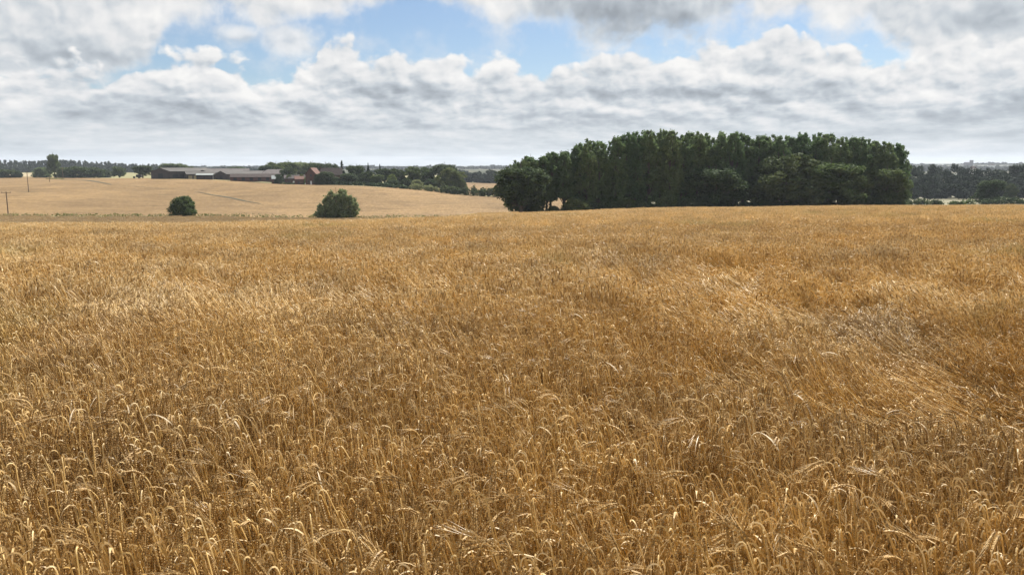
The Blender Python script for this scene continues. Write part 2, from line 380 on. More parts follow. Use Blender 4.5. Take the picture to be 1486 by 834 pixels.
# ------------------------------------------------------------------ foliage
def leaf_mat(name, c1, c2, scale=.35, tr=.25, rough=.75):
    def b(nt):
        n = n_noise(nt, scale, 3, .6); g = nt.nodes.new('ShaderNodeNewGeometry')
        oi = nt.nodes.new('ShaderNodeObjectInfo')
        col = n_ramp(nt, n, [(.32, c1), (.68, c2)])
        col = n_mix(nt, .55, col, n_ramp(nt, g.outputs['Random Per Island'], [(0, (.62, .66, .6)), (1, (1.25, 1.2, 1.15))]), 'MULTIPLY')
        col = n_mix(nt, .5, col, n_ramp(nt, oi.outputs['Random'], [(0, (.62, .80, .74)), (1, (1.4, 1.22, 1.0))]), 'MULTIPLY')
        return n_surf(nt, col, rough, .08, transl=tr)
    return material(name, b)
L_pop = leaf_mat('poplar_leaves', (.085, .135, .06), (.15, .215, .095), tr=.42)
L_dark = leaf_mat('dark_leaves', (.042, .066, .032), (.085, .115, .052))
L_mid = leaf_mat('hedge_leaves', (.065, .095, .038), (.13, .165, .065), tr=.35)
L_pale = leaf_mat('willow_leaves', (.14, .175, .09), (.26, .30, .16), tr=.4)
L_con = leaf_mat('conifer_needles', (.018, .034, .02), (.035, .055, .03), tr=.1)
L_far = leaf_mat('far_wood_leaves', (.020, .034, .022), (.042, .062, .034), .02, tr=.12)
L_light = leaf_mat('light_green_leaves', (.12, .17, .05), (.2, .24, .08))
L_verge = leaf_mat('verge_leaves', (.07, .10, .03), (.20, .20, .08), .12)
L_grass = leaf_mat('verge_grass_blades', (.12, .15, .05), (.30, .28, .12), .1)
M_bark = varied('bark', (.05, .04, .03), (.13, .11, .085), 3, 'obj')

def leaf_quads(cen, nrm, size, rng, asp=.6):
    n = len(cen); r = rng.normal(size=(n, 3)); a = np.cross(nrm, r); a /= np.linalg.norm(a, axis=1)[:, None] + 1e-9
    b = np.cross(nrm, a); b /= np.linalg.norm(b, axis=1)[:, None] + 1e-9
    s = size[:, None] if hasattr(size, '__len__') else size
    V = np.stack([cen + a * s, cen + b * s * asp, cen - a * s, cen - b * s * asp], 1).reshape(-1, 3)
    return V, np.arange(4 * n).reshape(n, 4)
def clump_leaves(cl, per, size, rng, up=.0, shell=(.55, 1.05)):
    """cl: rows of cx,cy,cz,rx,rz"""
    cl = np.asarray(cl, float); w = cl[:, 3] ** 2; cnt = np.maximum(8, (per * w / w.mean()).astype(int))
    k = np.repeat(np.arange(len(cl)), cnt); n = len(k)
    d = rng.normal(size=(n, 3)); d /= np.linalg.norm(d, axis=1)[:, None]
    rr = rng.uniform(*shell, n) * (1 + .22 * np.sin(d[:, 0] * 5 + k) * np.cos(d[:, 2] * 6 + k * 2))
    c = cl[k, :3] + d * rr[:, None] * np.column_stack([cl[k, 3], cl[k, 3], cl[k, 4]])
    nr = d * .7 + rng.normal(size=(n, 3)) * .6; nr[:, 2] += up; nr /= np.linalg.norm(nr, axis=1)[:, None]
    return leaf_quads(c, nr, size * rng.uniform(.6, 1.35, n), rng)
def clumps(kind, rng, bare=False):
    """unit tree: height 1, half width 1 (scaled when placed); returns clump rows in metres for a nominal tree"""
    out = []
    if kind == 'poplar':        # 22 m tall, 6.4 m wide
        Hh, W = 22, 3.2; t0_ = .34 if bare else .17
        for i in range(170):
            t = t0_ + (1 - t0_) * rng.random() ** .85; prof = min(1, (t - .1) / .22) ** .5 * (1 - ((t - .45) / .57) ** 2 * (t > .45)) ** .5 if t < 1 else 0
            prof = max(prof, .22)
            a = rng.uniform(0, 6.28); r = W * prof * rng.uniform(.35, 1.0)
            s = rng.uniform(.28, .78) * (1.15 - .65 * t); out.append((r * math.cos(a), r * math.sin(a), t * Hh * rng.uniform(.93, .985), s, s * rng.uniform(1.2, 2.4)))
    elif kind == 'broad':       # 14 m tall, 14 wide
        Hh, W = 14, 6.4
        lobes = [(rng.uniform(-.45, .45) * W, rng.uniform(-.45, .45) * W, Hh * rng.uniform(.20, .70), rng.uniform(2.2, 3.5)) for _ in range(15)]
        lobes += [(0, 0, Hh * .62, 4.0)]
        for lx, ly, lz, lr in lobes:
            for i in range(int(5 * lr)):
                d = rng.normal(size=3); d /= np.linalg.norm(d); d[2] = abs(d[2]) * .9 if rng.random() < .6 else d[2] * .8
                s = rng.uniform(.7, 1.25); out.append((lx + d[0] * lr, ly + d[1] * lr, max(1.2, lz + d[2] * lr * .8), s, s * .8))
    elif kind == 'bush':        # 8 m tall, 11 wide, down to the ground
        Hh, W = 8, 4.8
        for i in range(190):
            a = rng.uniform(0, 6.28); t = rng.random() ** .8; r = W * math.sqrt(max(0, 1 - (t * .95) ** 2.2)) * (.72 + .28 * min(1, t / .35)) * rng.uniform(.45, 1.06) * (1 - .12 * math.sin(3 * a) )
            s = rng.uniform(.55, 1.05); out.append((r * math.cos(a), r * math.sin(a), .3 + t * (Hh - 1.1), s, s * .85))
    elif kind == 'willow':      # lopsided: broad left dome, tall shoots right of the middle, lower right lobe
        Hh, W = 8, 6.5
        for lx, lz, lr, lh, m_ in ((-2.6, 2.2, 3.0, 2.9, 60), (-.6, 3.4, 2.8, 3.2, 70), (1.6, 5.2, 1.5, 2.4, 38), (3.6, 2.9, 2.2, 2.6, 46), (5.0, 2.2, 1.5, 1.7, 20), (-4.6, 1.6, 1.6, 1.6, 20), (.8, 1.4, 3.4, 1.4, 34)):
            for i in range(m_):
                d = rng.normal(size=3); d /= np.linalg.norm(d); q_ = rng.uniform(.6, 1.05); s = rng.uniform(.35, .8)
                out.append((lx + d[0] * lr * q_, d[1] * min(lr, 2.6) * q_, max(.4, lz + d[2] * lh * q_), s, s * .9))
    elif kind == 'conifer':     # 14 m, narrow cone
        Hh, W = 14, 2.9
        for i in range(120):
            t = rng.random() ** 1.1; r = W * (1 - t) ** .85 * rng.uniform(.3, 1); a = rng.uniform(0, 6.28)
            s = .65 * (1.15 - t); out.append((r * math.cos(a), r * math.sin(a), .8 + t * (Hh - 1.1), s, s * .7))
    return np.array(out), Hh, W
def limb_mesh(kind, cl, Hh, rng):
    g = Geo(); r0 = {'poplar': .34, 'broad': .5, 'bush': .2, 'conifer': .25, 'willow': .22}[kind]
    n = 7; wob = [(rng.normal() * .12, rng.normal() * .12) for _ in range(n)]
    tp = [(wob[i][0] * i * .4, wob[i][1] * i * .4, -1.0 + (Hh * .95 + 1) * i / (n - 1)) for i in range(n)]
    g.tube(tp, [r0 * (1 - .9 * i / (n - 1)) for i in range(n)], 8)
    for c in cl[rng.permutation(len(cl))[:26]]:
        zb = max(.8, c[2] * rng.uniform(.45, .7)); k = (zb + 1) / (Hh * .95 + 1) * (n - 1); i = min(int(k), n - 2); f = k - i
        b = Vector(tp[i]).lerp(Vector(tp[i + 1]), f); e = Vector(c[:3]); m = b.lerp(e, .5) + Vector((0, 0, -.2 * (e - b).length * .3))
        g.tube([b, m, e], [r0 * .32, r0 * .2, r0 * .07], 5)
    return g
TREES = {}
def tree_meshes(kind, var, mat, per, size):
    key = (kind, var, mat.name)
    if key not in TREES:
        rng = np.random.default_rng(hash_(kind) + var * 17)
        cl, Hh, W = clumps(kind, rng, var >= 5)
        V, Fq = clump_leaves(cl, per, size, rng, .15, (.15, 1.45) if kind == 'poplar' else (.35, 1.25))
        cm = np_mesh('crown', V, Fq, [mat]); g = limb_mesh(kind, cl, Hh, rng)
        tm = bpy.data.meshes.new('trunk'); tm.from_pydata(g.V, [], g.F); tm.materials.append(M_bark)
        zmax = float(np.percentile(V[:, 2], 99.8)); wid = float(np.percentile(np.abs(V[:, 0]), 99.5))
        TREES[key] = (tm, cm, zmax, wid)
    return TREES[key]
def hash_(s): return sum(ord(c) * (i + 3) for i, c in enumerate(s))
trng = random.Random(5)
def tree(name, label, cat, px, top, Y, wpx, kind, mat, var=0, group=None, per=90, size=.3, low=None):
    """stand a tree on the terrain at bearing px and distance Y; top = where its tip shows, wpx its width"""
    tm, cm, zm, wd = tree_meshes(kind, var, mat, per, size)
    g = ground(px, Y); zt = EYE - slope_of(top) * Y; h = zt - g.z; w = wpx / F * Y / 2
    r = bpy.data.objects.new(name, None); C.objects.link(r); r.location = g; r.empty_display_size = .5
    r.scale = (w / wd, w / wd, h / zm); r.rotation_euler = (0, 0, trng.uniform(0, 6.28) if kind != 'willow' else 0)
    tag(r, label, cat, group); link('trunk', tm, r); link('crown', cm, r); return r
ORD = 'first second third fourth fifth sixth seventh eighth ninth tenth eleventh twelfth thirteenth fourteenth fifteenth sixteenth seventeenth eighteenth nineteenth twentieth'.split()
ORD += ['twenty-' + o for o in ORD[:9]] + ['thirtieth'] + ['thirty-' + o for o in ORD[:9]] + ['fortieth']

# ---- the poplar wood
def skyline(px): return float(np.interp(px, [735, 755, 775, 792, 800, 830, 845, 880, 910, 950, 1000, 1050, 1100, 1150, 1195, 1220, 1245, 1270, 1296, 1308, 1317], [238, 227, 226, 229, 221, 219, 208, 203, 196, 191, 193, 195, 197, 197, 196, 199, 203, 205, 207, 213, 236]))
rng0 = np.random.default_rng(11)
fr = list(np.linspace(752, 1303, 33) + rng0.uniform(-4, 4, 33))
for i, p in enumerate(fr):
    tree('poplar_tree', f'tall poplar with ragged top, {ORD[i]} from the left in the front row of the wood', 'tree', p,
         skyline(p) + rng0.uniform(-1.5, 5), float(wood_y(p)) + 5 + rng0.uniform(-2, 2), 38 + rng0.uniform(-5, 6), 'poplar', L_pop, 5 + i % 2 if 785 < p < 832 else i % 5, 'poplars in the front row of the wood', 95, .25)
bkr = list(np.linspace(772, 1308, 27) + rng0.uniform(-6, 6, 27))
for i, p in enumerate(bkr):
    tree('poplar_tree', f'poplar crown showing behind the front row of the wood, {ORD[i]} from the left', 'tree', p,
         skyline(p) + rng0.uniform(-2, 3), float(wood_y(p)) + 15 + rng0.uniform(-3, 5), 37 + rng0.uniform(-5, 6), 'poplar', L_pop, 5 + i % 2 if 780 < p < 836 else (i * 2 + 1) % 5, 'poplars in the back row of the wood', 95, .25)
front = [
    ('dark_broadleaf_tree', 'low dark spreading tree at the left corner of the poplar wood', 757, 243, -3, 72, L_dark, 0),
    ('broadleaf_tree', 'paler broad tree behind the dark corner tree of the wood', 770, 233, 3, 34, L_mid, 1),
    ('broadleaf_tree', 'dark round tree half as tall as the poplars, in the middle of the wood', 1040, 246, -3, 76, L_dark, 1),
    ('broadleaf_tree', 'largest spreading dark oak-like tree in front of the poplars', 1138, 225, -4, 98, L_dark, 2),
    ('broadleaf_tree', 'spreading tree joined to the right side of the largest dark one', 1203, 238, -4, 88, L_mid, 0),
    ('broadleaf_tree', 'narrow green tree between the spreading trees and the right end of the wood', 1243, 250, -1, 44, L_mid, 2),
    ('broadleaf_tree', 'leafy dark tree filling the right end of the wood below the poplars', 1288, 246, -2, 58, L_mid, 1),
]
for nm, lb, p, tp, dy, wp, mt, v in front:
    tree(nm, lb, 'tree', p, tp, float(wood_y(p)) + dy, wp, 'broad', mt, v, None, 90, .30)
sh = list(np.linspace(840, 1308, 22) + rng0.uniform(-7, 7, 22)) 
for i, p in enumerate(sh):
    tree('shrub', f'low dark shrub at the foot of the wood, {ORD[i]} from the left', 'shrub', p, 289 + rng0.uniform(-5, 6),
         float(wood_y(p)) - 3 + rng0.uniform(-1, 1), 34 + rng0.uniform(-6, 10), 'bush', L_dark if i % 3 else L_mid, i % 3, 'shrubs along the foot of the wood', 60, .26)
for i, p in enumerate((779, 803, 833)):
    tree('shrub', ['small dark shrub beside the dark corner tree of the wood', 'low shrub under the bare poplar trunks', 'low shrub right of the gap between the poplar trunks'][i], 'shrub', p, 299,
         float(wood_y(p)) - 2, 24, 'bush', L_dark, i, 'shrubs along the foot of the wood', 60, .26)

# ---- lone trees on the field edge
tree('round_tree', 'small round dark tree on the grass strip between the two grain fields', 'tree', 262, 285, 246, 37, 'bush', L_mid, 1, None, 110, .22)
tree('willow_bush', 'wide grey-green willow bush with a tall tuft, on the strip between the grain fields', 'tree', 486, 275.5, 245, 62, 'willow', L_pale, 2, None, 70, .24)

# ---- trees around the farm: px, top, Y, width, kind, material, label
farm = [
    (78, 224.5, 700, 17, 'broad', L_mid, 'tall lone tree with leaning top above the left hedge'),
    (60, 243, 705, 24, 'bush', L_pale, 'pale green bush left of the tall lone tree'),
    (8, 246, 700, 30, 'bush', L_dark, 'dark bush at the far left end of the grain field'),
    (24, 248, 702, 14, 'bush', L_dark, 'small dark bush beside the dark one at the far left'),
    (93, 243.5, 690, 26, 'bush', L_mid, 'green bush at the right foot of the tall lone tree'),
    (112, 242, 690, 34, 'bush', L_dark, 'wide dark bush between the lone tree and the barns'),
    (135, 243, 700, 28, 'bush', L_dark, 'dark bush right of the wide one above the ditch line'),
    (151, 246, 720, 18, 'bush', L_dark, 'low bush halfway between the lone tree and the first barn'),
    (172, 242, 730, 20, 'broad', L_mid, 'round tree standing in the pale grass left of the barns'),
    (206, 240.5, 600, 22, 'broad', L_dark, 'dark round tree touching the left end of the first barn'),
    (248, 237.5, 760, 30, 'broad', L_mid, 'tree crown above the ridge of the first barn'),
    (268, 238.5, 770, 24, 'broad', L_mid, 'tree crown behind the right end of the first barn roof'),
    (343, 242.0, 1000, 22, 'broad', L_mid, 'small far tree above the middle barns'),
    (385, 240.5, 560, 20, 'broad', L_dark, 'small tree behind the hipped barn'),
    (400, 236, 570, 28, 'broad', L_mid, 'big round tree at the left end of the farm wood'),
    (418, 235.5, 590, 28, 'broad', L_mid, 'green tree in the farm wood above the pale roofed shed'),
    (436, 236, 600, 28, 'broad', L_pale, 'light green tree in the farm wood above the cottages'),
    (416, 243, 520, 22, 'broad', L_dark, 'dark tree close behind the cottages'),
    (453, 236.5, 600, 26, 'broad', L_mid, 'tree directly behind the gable of the brick farmhouse'),
    (472, 237.5, 560, 24, 'broad', L_dark, 'dark tree behind the farmhouse chimney'),
    (484, 238.5, 560, 16, 'broad', L_dark, 'small dark tree behind the right end of the farmhouse roof'),
    (418, 254, 500, 11, 'bush', L_mid, 'round bush in front of the cottages'),
    (474, 249.5, 447, 20, 'broad', L_dark, 'dark tree in front of the long farmhouse wing'),
    (463, 252, 452, 16, 'bush', L_dark, 'dark bush in front of the farmhouse wall'),
    (496, 233.5, 470, 13, 'conifer', L_con, 'tall pointed conifer at the right end of the farmhouse'),
    (437, 253, 492, 10, 'bush', L_mid, 'small green bush left of the tall farmhouse gable'),
    (404, 253, 488, 12, 'broad', L_dark, 'small tree in front of the pale roofed brick shed'),
    (485, 257, 450, 22, 'bush', L_dark, 'low dark bush at the foot of the pointed conifer'),
    (517, 240.5, 470, 24, 'broad', L_dark, 'bushy topped tree right of the pointed conifer'),
    (534, 237, 470, 9, 'conifer', L_con, 'slender dark conifer between two round trees'),
    (551, 239, 480, 9, 'conifer', L_con, 'second slender conifer with a thin spire'),
    (506, 252, 450, 24, 'broad', L_dark, 'dark tree filling under the bushy topped tree'),
    (531, 249, 455, 24, 'broad', L_dark, 'dark tree below the slender conifer'),
    (557, 245, 470, 24, 'broad', L_dark, 'rounded tree behind the slender spire conifer'),
    (547, 254, 450, 20, 'broad', L_mid, 'mid green tree in the middle of the farm trees'),
    (578, 245, 470, 26, 'broad', L_dark, 'dark tree behind the light green garden tree'),
    (568, 253, 452, 14, 'bush', L_light, 'light green garden tree among the dark farm trees'),
    (568, 261, 440, 22, 'bush', L_dark, 'round dark bush below the light green garden tree'),
    (600, 242, 470, 28, 'broad', L_mid, 'tall rounded tree right of the garden'),
    (590, 259, 440, 18, 'bush', L_dark, 'dark bush on the field edge left of the pale hedge'),
    (604, 261, 440, 20, 'bush', L_pale, 'pale bush on the lawn below the tall rounded tree'),
    (621, 243, 465, 26, 'broad', L_mid, 'tree between the rounded tree and the highest farm tree'),
    (624, 260, 440, 20, 'bush', L_dark, 'dark bush left of the big dark end tree'),
    (645, 239, 460, 36, 'broad', L_dark, 'highest broad tree near the right end of the farm trees'),
    (656, 244.5, 430, 36, 'broad', L_mid, 'big rounded tree at the right end of the farm trees'),
    (672, 262, 425, 12, 'bush', L_mid, 'small bush at the right foot of the big end tree'),
    (1442, 262, 330, 36, 'broad', L_dark, 'round reddish dark tree standing alone in front of the right hand woods'),
    (1470, 267, 430, 16, 'broad', L_dark, 'small tree at the right edge near the pale field'),
]
for i, (p, tp, Y, w, kd, mt, lb) in enumerate(farm):
    nm = {'broad': 'broadleaf_tree', 'bush': 'bush', 'conifer': 'conifer_tree'}[kd]
    far = Y > 400
    tree(nm, lb, 'bush' if kd == 'bush' else 'tree', p, tp, Y, w * 1.06, kd, mt, i % 3, None, 40 if kd != 'broad' else 60, .42 if kd != 'bush' else .32)

# ---- hedges, one object each
def hedge(name, label, pts, h, w, mat, size=.3, dens=22, cat='hedge', kind=None, step=.9):
    """pts: (px, Y)"""
    rng = np.random.default_rng(abs(int(pts[0][0] * 7 + pts[0][1]))); P = [ground(*p) for p in pts]; cl = []
    for a, b in zip(P, P[1:]):
        n = max(2, int((b - a).length / step))
        for k in range(n):
            t = (k + rng.random()) / n; x = a.x + (b.x - a.x) * t + rng.normal() * w * .3; y = a.y + (b.y - a.y) * t + rng.normal() * w * .3
            size_ = size; hh = h * (.65 + .6 * vnoise(np.array([x / 7]), np.array([y / 7]), 2)[0]) * rng.uniform(.8, 1.15)
            cl.append((x, y, 0, w * .5 * rng.uniform(.7, 1.2), hh * .55))
    cl = np.array(cl); cl[:, 2] = H(cl[:, 0], cl[:, 1]) + cl[:, 4] * .85
    V, Fq = clump_leaves(cl, dens, size, rng, .2); o = P[0]
    V = V - np.array([o.x, o.y, o.z]); me = np_mesh(name, V, Fq, [mat])
    return tag(link(name, me, None, o), label, None if kind else cat, None, kind)
hedge('hedge', 'dark trimmed hedge along the field below the cottages and farmhouse', [(392, 500), (430, 488), (478, 455)], 1.1, 1.5, L_dark, .45, 60)
hedge('hedge', 'dark hedge base running under the farm trees', [(478, 448), (560, 432), (592, 424)], 2.2, 2.2, L_dark, .45, 60)
hedge('hedge', 'pale green hedge on the field edge right of the farm garden', [(594, 424), (645, 414)], 2.9, 2.4, L_pale, .45, 60)
hedge('hedge', 'long dark hedge running from the big end tree to the poplar wood', [(640, 410), (690, 403), (724, 398), (760, 394)], 4.4, 3.4, L_dark, .5, 90)
hedge('hedge', 'dark hedge just right of the end of the poplar wood', [(1305, 300), (1369, 305)], 2.1, 2.4, L_dark, .4, 50)
hedge('hedge', 'low green hedge left of the round reddish tree', [(1381, 300), (1421, 303)], 2.2, 2.4, L_mid, .4, 50)
hedge('hedge', 'long dark hedge at the right edge under the round reddish tree', [(1426, 310), (1500, 318), (1620, 322)], 2.7, 2.8, L_dark, .4, 50)
hedge('verge_grass', '', [(-60, 247), (120, 247), (300, 247), (440, 247), (640, 247), (720, 247)], 1.25, 3.0, L_verge, .22, 26, kind='stuff')
hedge('ditch_weeds', '', [(66, 640), (90, 625)], .8, 3, L_grass, .3, 20, kind='stuff')

# dark weedy lines cut by wheels through the far field
def track(pts, w=.9):
    P = []
    for a, b in zip(pts, pts[1:]):
        for k in range(12): t = k / 12; P.append(ground(a[0] + (b[0] - a[0]) * t, a[1] + (b[1] - a[1]) * t))
    V = []; 
    for i, p in enumerate(P):
        t = (P[min(i + 1, len(P) - 1)] - P[max(0, i - 1)]); nrm = Vector((-t.y, t.x, 0)).normalized() * w * (.35 + .65 * math.sin(math.pi * i / (len(P) - 1)))
        for s in (-1, 1): q = p + nrm * s; V.append((q.x, q.y, float(H(q.x, q.y)[0]) + .12))
    q = np.array([(2 * i, 2 * i + 1, 2 * i + 3, 2 * i + 2) for i in range(len(P) - 1)])
    tag(link('track', np_mesh('track', V, q, [M_track])), kind='structure')
M_track = varied('weedy_wheel_line', (.03, .03, .012), (.07, .06, .028), .8)
track([(75, 640), (92, 590), (110, 555), (135, 500), (162, 455)], 1.5)
track([(160, 460), (200, 440), (245, 418), (288, 400)], .3)
track([(285, 400), (305, 380), (330, 362), (352, 345), (378, 332)], .8)
track([(20, 404), (38, 402), (55, 400)], .9)

# ---- far woods that read as one mass
def far_wood(name, rows, mat=None, cone=0.0, seed=1):
    """rows: (Y, px0, px1, profile pxs, profile tops, crown diameter m)"""
    rng = np.random.default_rng(seed); VV = []; FF = []; off = 0
    for Y, p0, p1, pp, tt, dia, per, size in rows:
        n = int((p1 - p0) / F * Y / (dia * .45)); cl = []
        for i in range(n):
            p = p0 + (p1 - p0) * (i + rng.random()) / n; Yd = Y + rng.uniform(-1, 1) * dia * 1.2
            top = EYE - slope_of(float(np.interp(p, pp, tt))) * Yd; x = (p - 743) / F * Yd; g = float(H(x, Yd)[0])
            top += rng.normal() * dia * .10; h = max(3, top - g)
            if rng.random() < cone:
                for k in range(6): t = k / 6; cl.append((x, Yd, g + h * (.3 + .75 * t), dia * .28 * (1.1 - t), h * .1))
            else:
                for k in range(7):
                    t = rng.random(); cl.append((x + rng.normal() * dia * .25, Yd + rng.normal() * dia * .2, g + h * (.12 + .80 * t), dia * (.34 - .12 * t), min(h * .14, dia * .35)))
        V, Fq = clump_leaves(np.array(cl), per, size, rng, .1); VV.append(V); FF.append(Fq + off); off += len(V)
    V = np.vstack(VV); o = V.mean(0); o[2] = V[:, 2].min(); me = np_mesh(name, V - o, np.vstack(FF), [mat or L_far])
    return tag(link(name, me, None, o), kind='stuff')
far_wood('ridge_wood', [
    (1350, -260, 120, [-260, 0, 30, 60, 90, 120], [231.5, 232, 233, 233.5, 232.5, 232.5], 11, 110, 1.2),
    (1400, 85, 275, [85, 110, 150, 180, 200, 230, 275], [232.5, 232, 234.5, 236.5, 237.5, 239, 243], 8, 70, 1.1),
    (1320, -260, 290, [-260, 0, 100, 200, 290], [236, 237, 238, 241, 245], 11, 110, 1.2),
    (1240, -260, 240, [-260, 0, 100, 200, 240], [241, 242, 243, 246, 249], 11, 100, 1.2)], cone=.35, seed=3)
far_wood('far_wood', [
    (1500, 255, 420, [255, 300, 330, 380, 420], [241, 244, 242.5, 244, 243], 10, 90, 1.2),
    (1400, 520, 680, [520, 600, 680], [247, 246, 247], 10, 90, 1.2)], seed=4)
far_wood('valley_wood', [
    (860, 655, 760, [655, 690, 710, 725, 760], [248, 250, 247, 245.5, 246], 11, 200, .85),
    (870, 655, 780, [655, 700, 780], [255, 256, 255], 9, 160, .85),
    (900, 655, 900, [655, 700, 730, 900], [251, 252, 248, 248], 11, 160, .85)], seed=5)
far_wood('right_wood', [
    (560, 1290, 1640, [1290, 1320, 1345, 1395, 1403, 1412, 1420, 1450, 1486, 1640], [239, 240, 239, 240, 248, 251, 242, 242, 241, 241], 11, 260, .7),
    (540, 1290, 1640, [1290, 1400, 1500, 1640], [252, 254, 253, 252], 10, 220, .65),
    (505, 1290, 1430, [1290, 1350, 1400, 1430], [262, 264, 263, 268], 8, 200, .55),
    (520, 1405, 1640, [1405, 1440, 1470, 1486, 1640], [258, 257, 264, 270, 264], 9, 220, .6)], seed=6)
far_wood('hilltop_trees', [
    (3150, 1290, 1640, [1290, 1330, 1350, 1400, 1425, 1486, 1640], [238.5, 238, 239, 237.5, 236, 237.5, 237], 20, 60, 2.6),
    (3000, 1290, 1640, [1290, 1640], [241, 241], 20, 60, 2.6),
    (2450, 1290, 1640, [1290, 1425, 1432, 1440, 1640], [241.5, 241.5, 243, 241, 241], 18, 60, 2.2),
    (1900, 1290, 1640, [1290, 1400, 1640], [243, 244, 243], 16, 60, 1.9),
    (2700, -300, 1800, [-300, 1800], [241.5, 241.5], 20, 50, 2.4),
    (3150, 540, 760, [540, 590, 640, 690, 710, 760], [243.5, 244.5, 243.5, 243, 241, 241], 20, 60, 2.6),
    (3150, 270, 420, [270, 420], [242.5, 242], 20, 60, 2.6)], seed=7)
#CROP
# ------------------------------------------------------------------ the barley crop
def crop_mat(name, c1, c2, c3, rough, tr, spec=.4):
    def b(nt):
        oi = nt.nodes.new('ShaderNodeObjectInfo'); g = nt.nodes.new('ShaderNodeNewGeometry')
        col = n_ramp(nt, g.outputs['Random Per Island'], [(0, c1), (.55, c2), (1, c3)])
        col = n_mix(nt, .5, col, n_ramp(nt, oi.outputs['Random'], [(0, (.80, .78, .74)), (1, (1.12, 1.12, 1.1))]), 'MULTIPLY')
        n = n_noise(nt, .16, 3, .6, stretch=(1, .55, 0)); m = n_noise(nt, .55, 4, .6, stretch=(1, .7, 0))
        col = n_mix(nt, .75, col, n_ramp(nt, m, [(.34, (.72, .70, .70)), (.52, (1, 1, 1)), (.68, (1.12, 1.14, 1.1))]), 'MULTIPLY')
        col = n_mix(nt, n_ramp(nt, n, [(.57, (0, 0, 0)), (.72, (.55, .55, .55))]), col, (.42, .40, .17))
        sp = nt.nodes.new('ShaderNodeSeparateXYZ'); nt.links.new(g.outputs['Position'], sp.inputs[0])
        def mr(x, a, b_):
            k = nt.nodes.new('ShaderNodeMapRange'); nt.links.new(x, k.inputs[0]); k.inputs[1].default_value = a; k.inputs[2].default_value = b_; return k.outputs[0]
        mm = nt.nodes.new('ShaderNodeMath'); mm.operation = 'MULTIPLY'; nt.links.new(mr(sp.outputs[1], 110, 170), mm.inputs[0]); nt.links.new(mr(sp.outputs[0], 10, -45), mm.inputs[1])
        col = n_mix(nt, mm.outputs[0], col, n_mix(nt, 1.0, col, (.66, .66, .72), 'MULTIPLY'))     # foot of the left slope: duller shading from its tilt, put into the colour
        col = n_mix(nt, 1.0, col, (.955, .905, .80), 'MULTIPLY')
        return n_surf(nt, col, rough, spec, transl=tr)
    return material(name, b)
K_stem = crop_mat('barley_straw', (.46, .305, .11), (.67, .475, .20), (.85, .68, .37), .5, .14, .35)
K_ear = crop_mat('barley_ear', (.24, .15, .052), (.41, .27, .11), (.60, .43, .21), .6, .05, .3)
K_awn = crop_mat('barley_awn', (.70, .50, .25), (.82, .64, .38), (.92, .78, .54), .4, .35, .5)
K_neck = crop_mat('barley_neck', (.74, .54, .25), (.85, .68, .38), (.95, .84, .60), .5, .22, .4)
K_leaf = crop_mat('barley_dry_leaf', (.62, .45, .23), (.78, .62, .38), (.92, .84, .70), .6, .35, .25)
KM = [K_stem, K_ear, K_awn, K_leaf, K_neck]

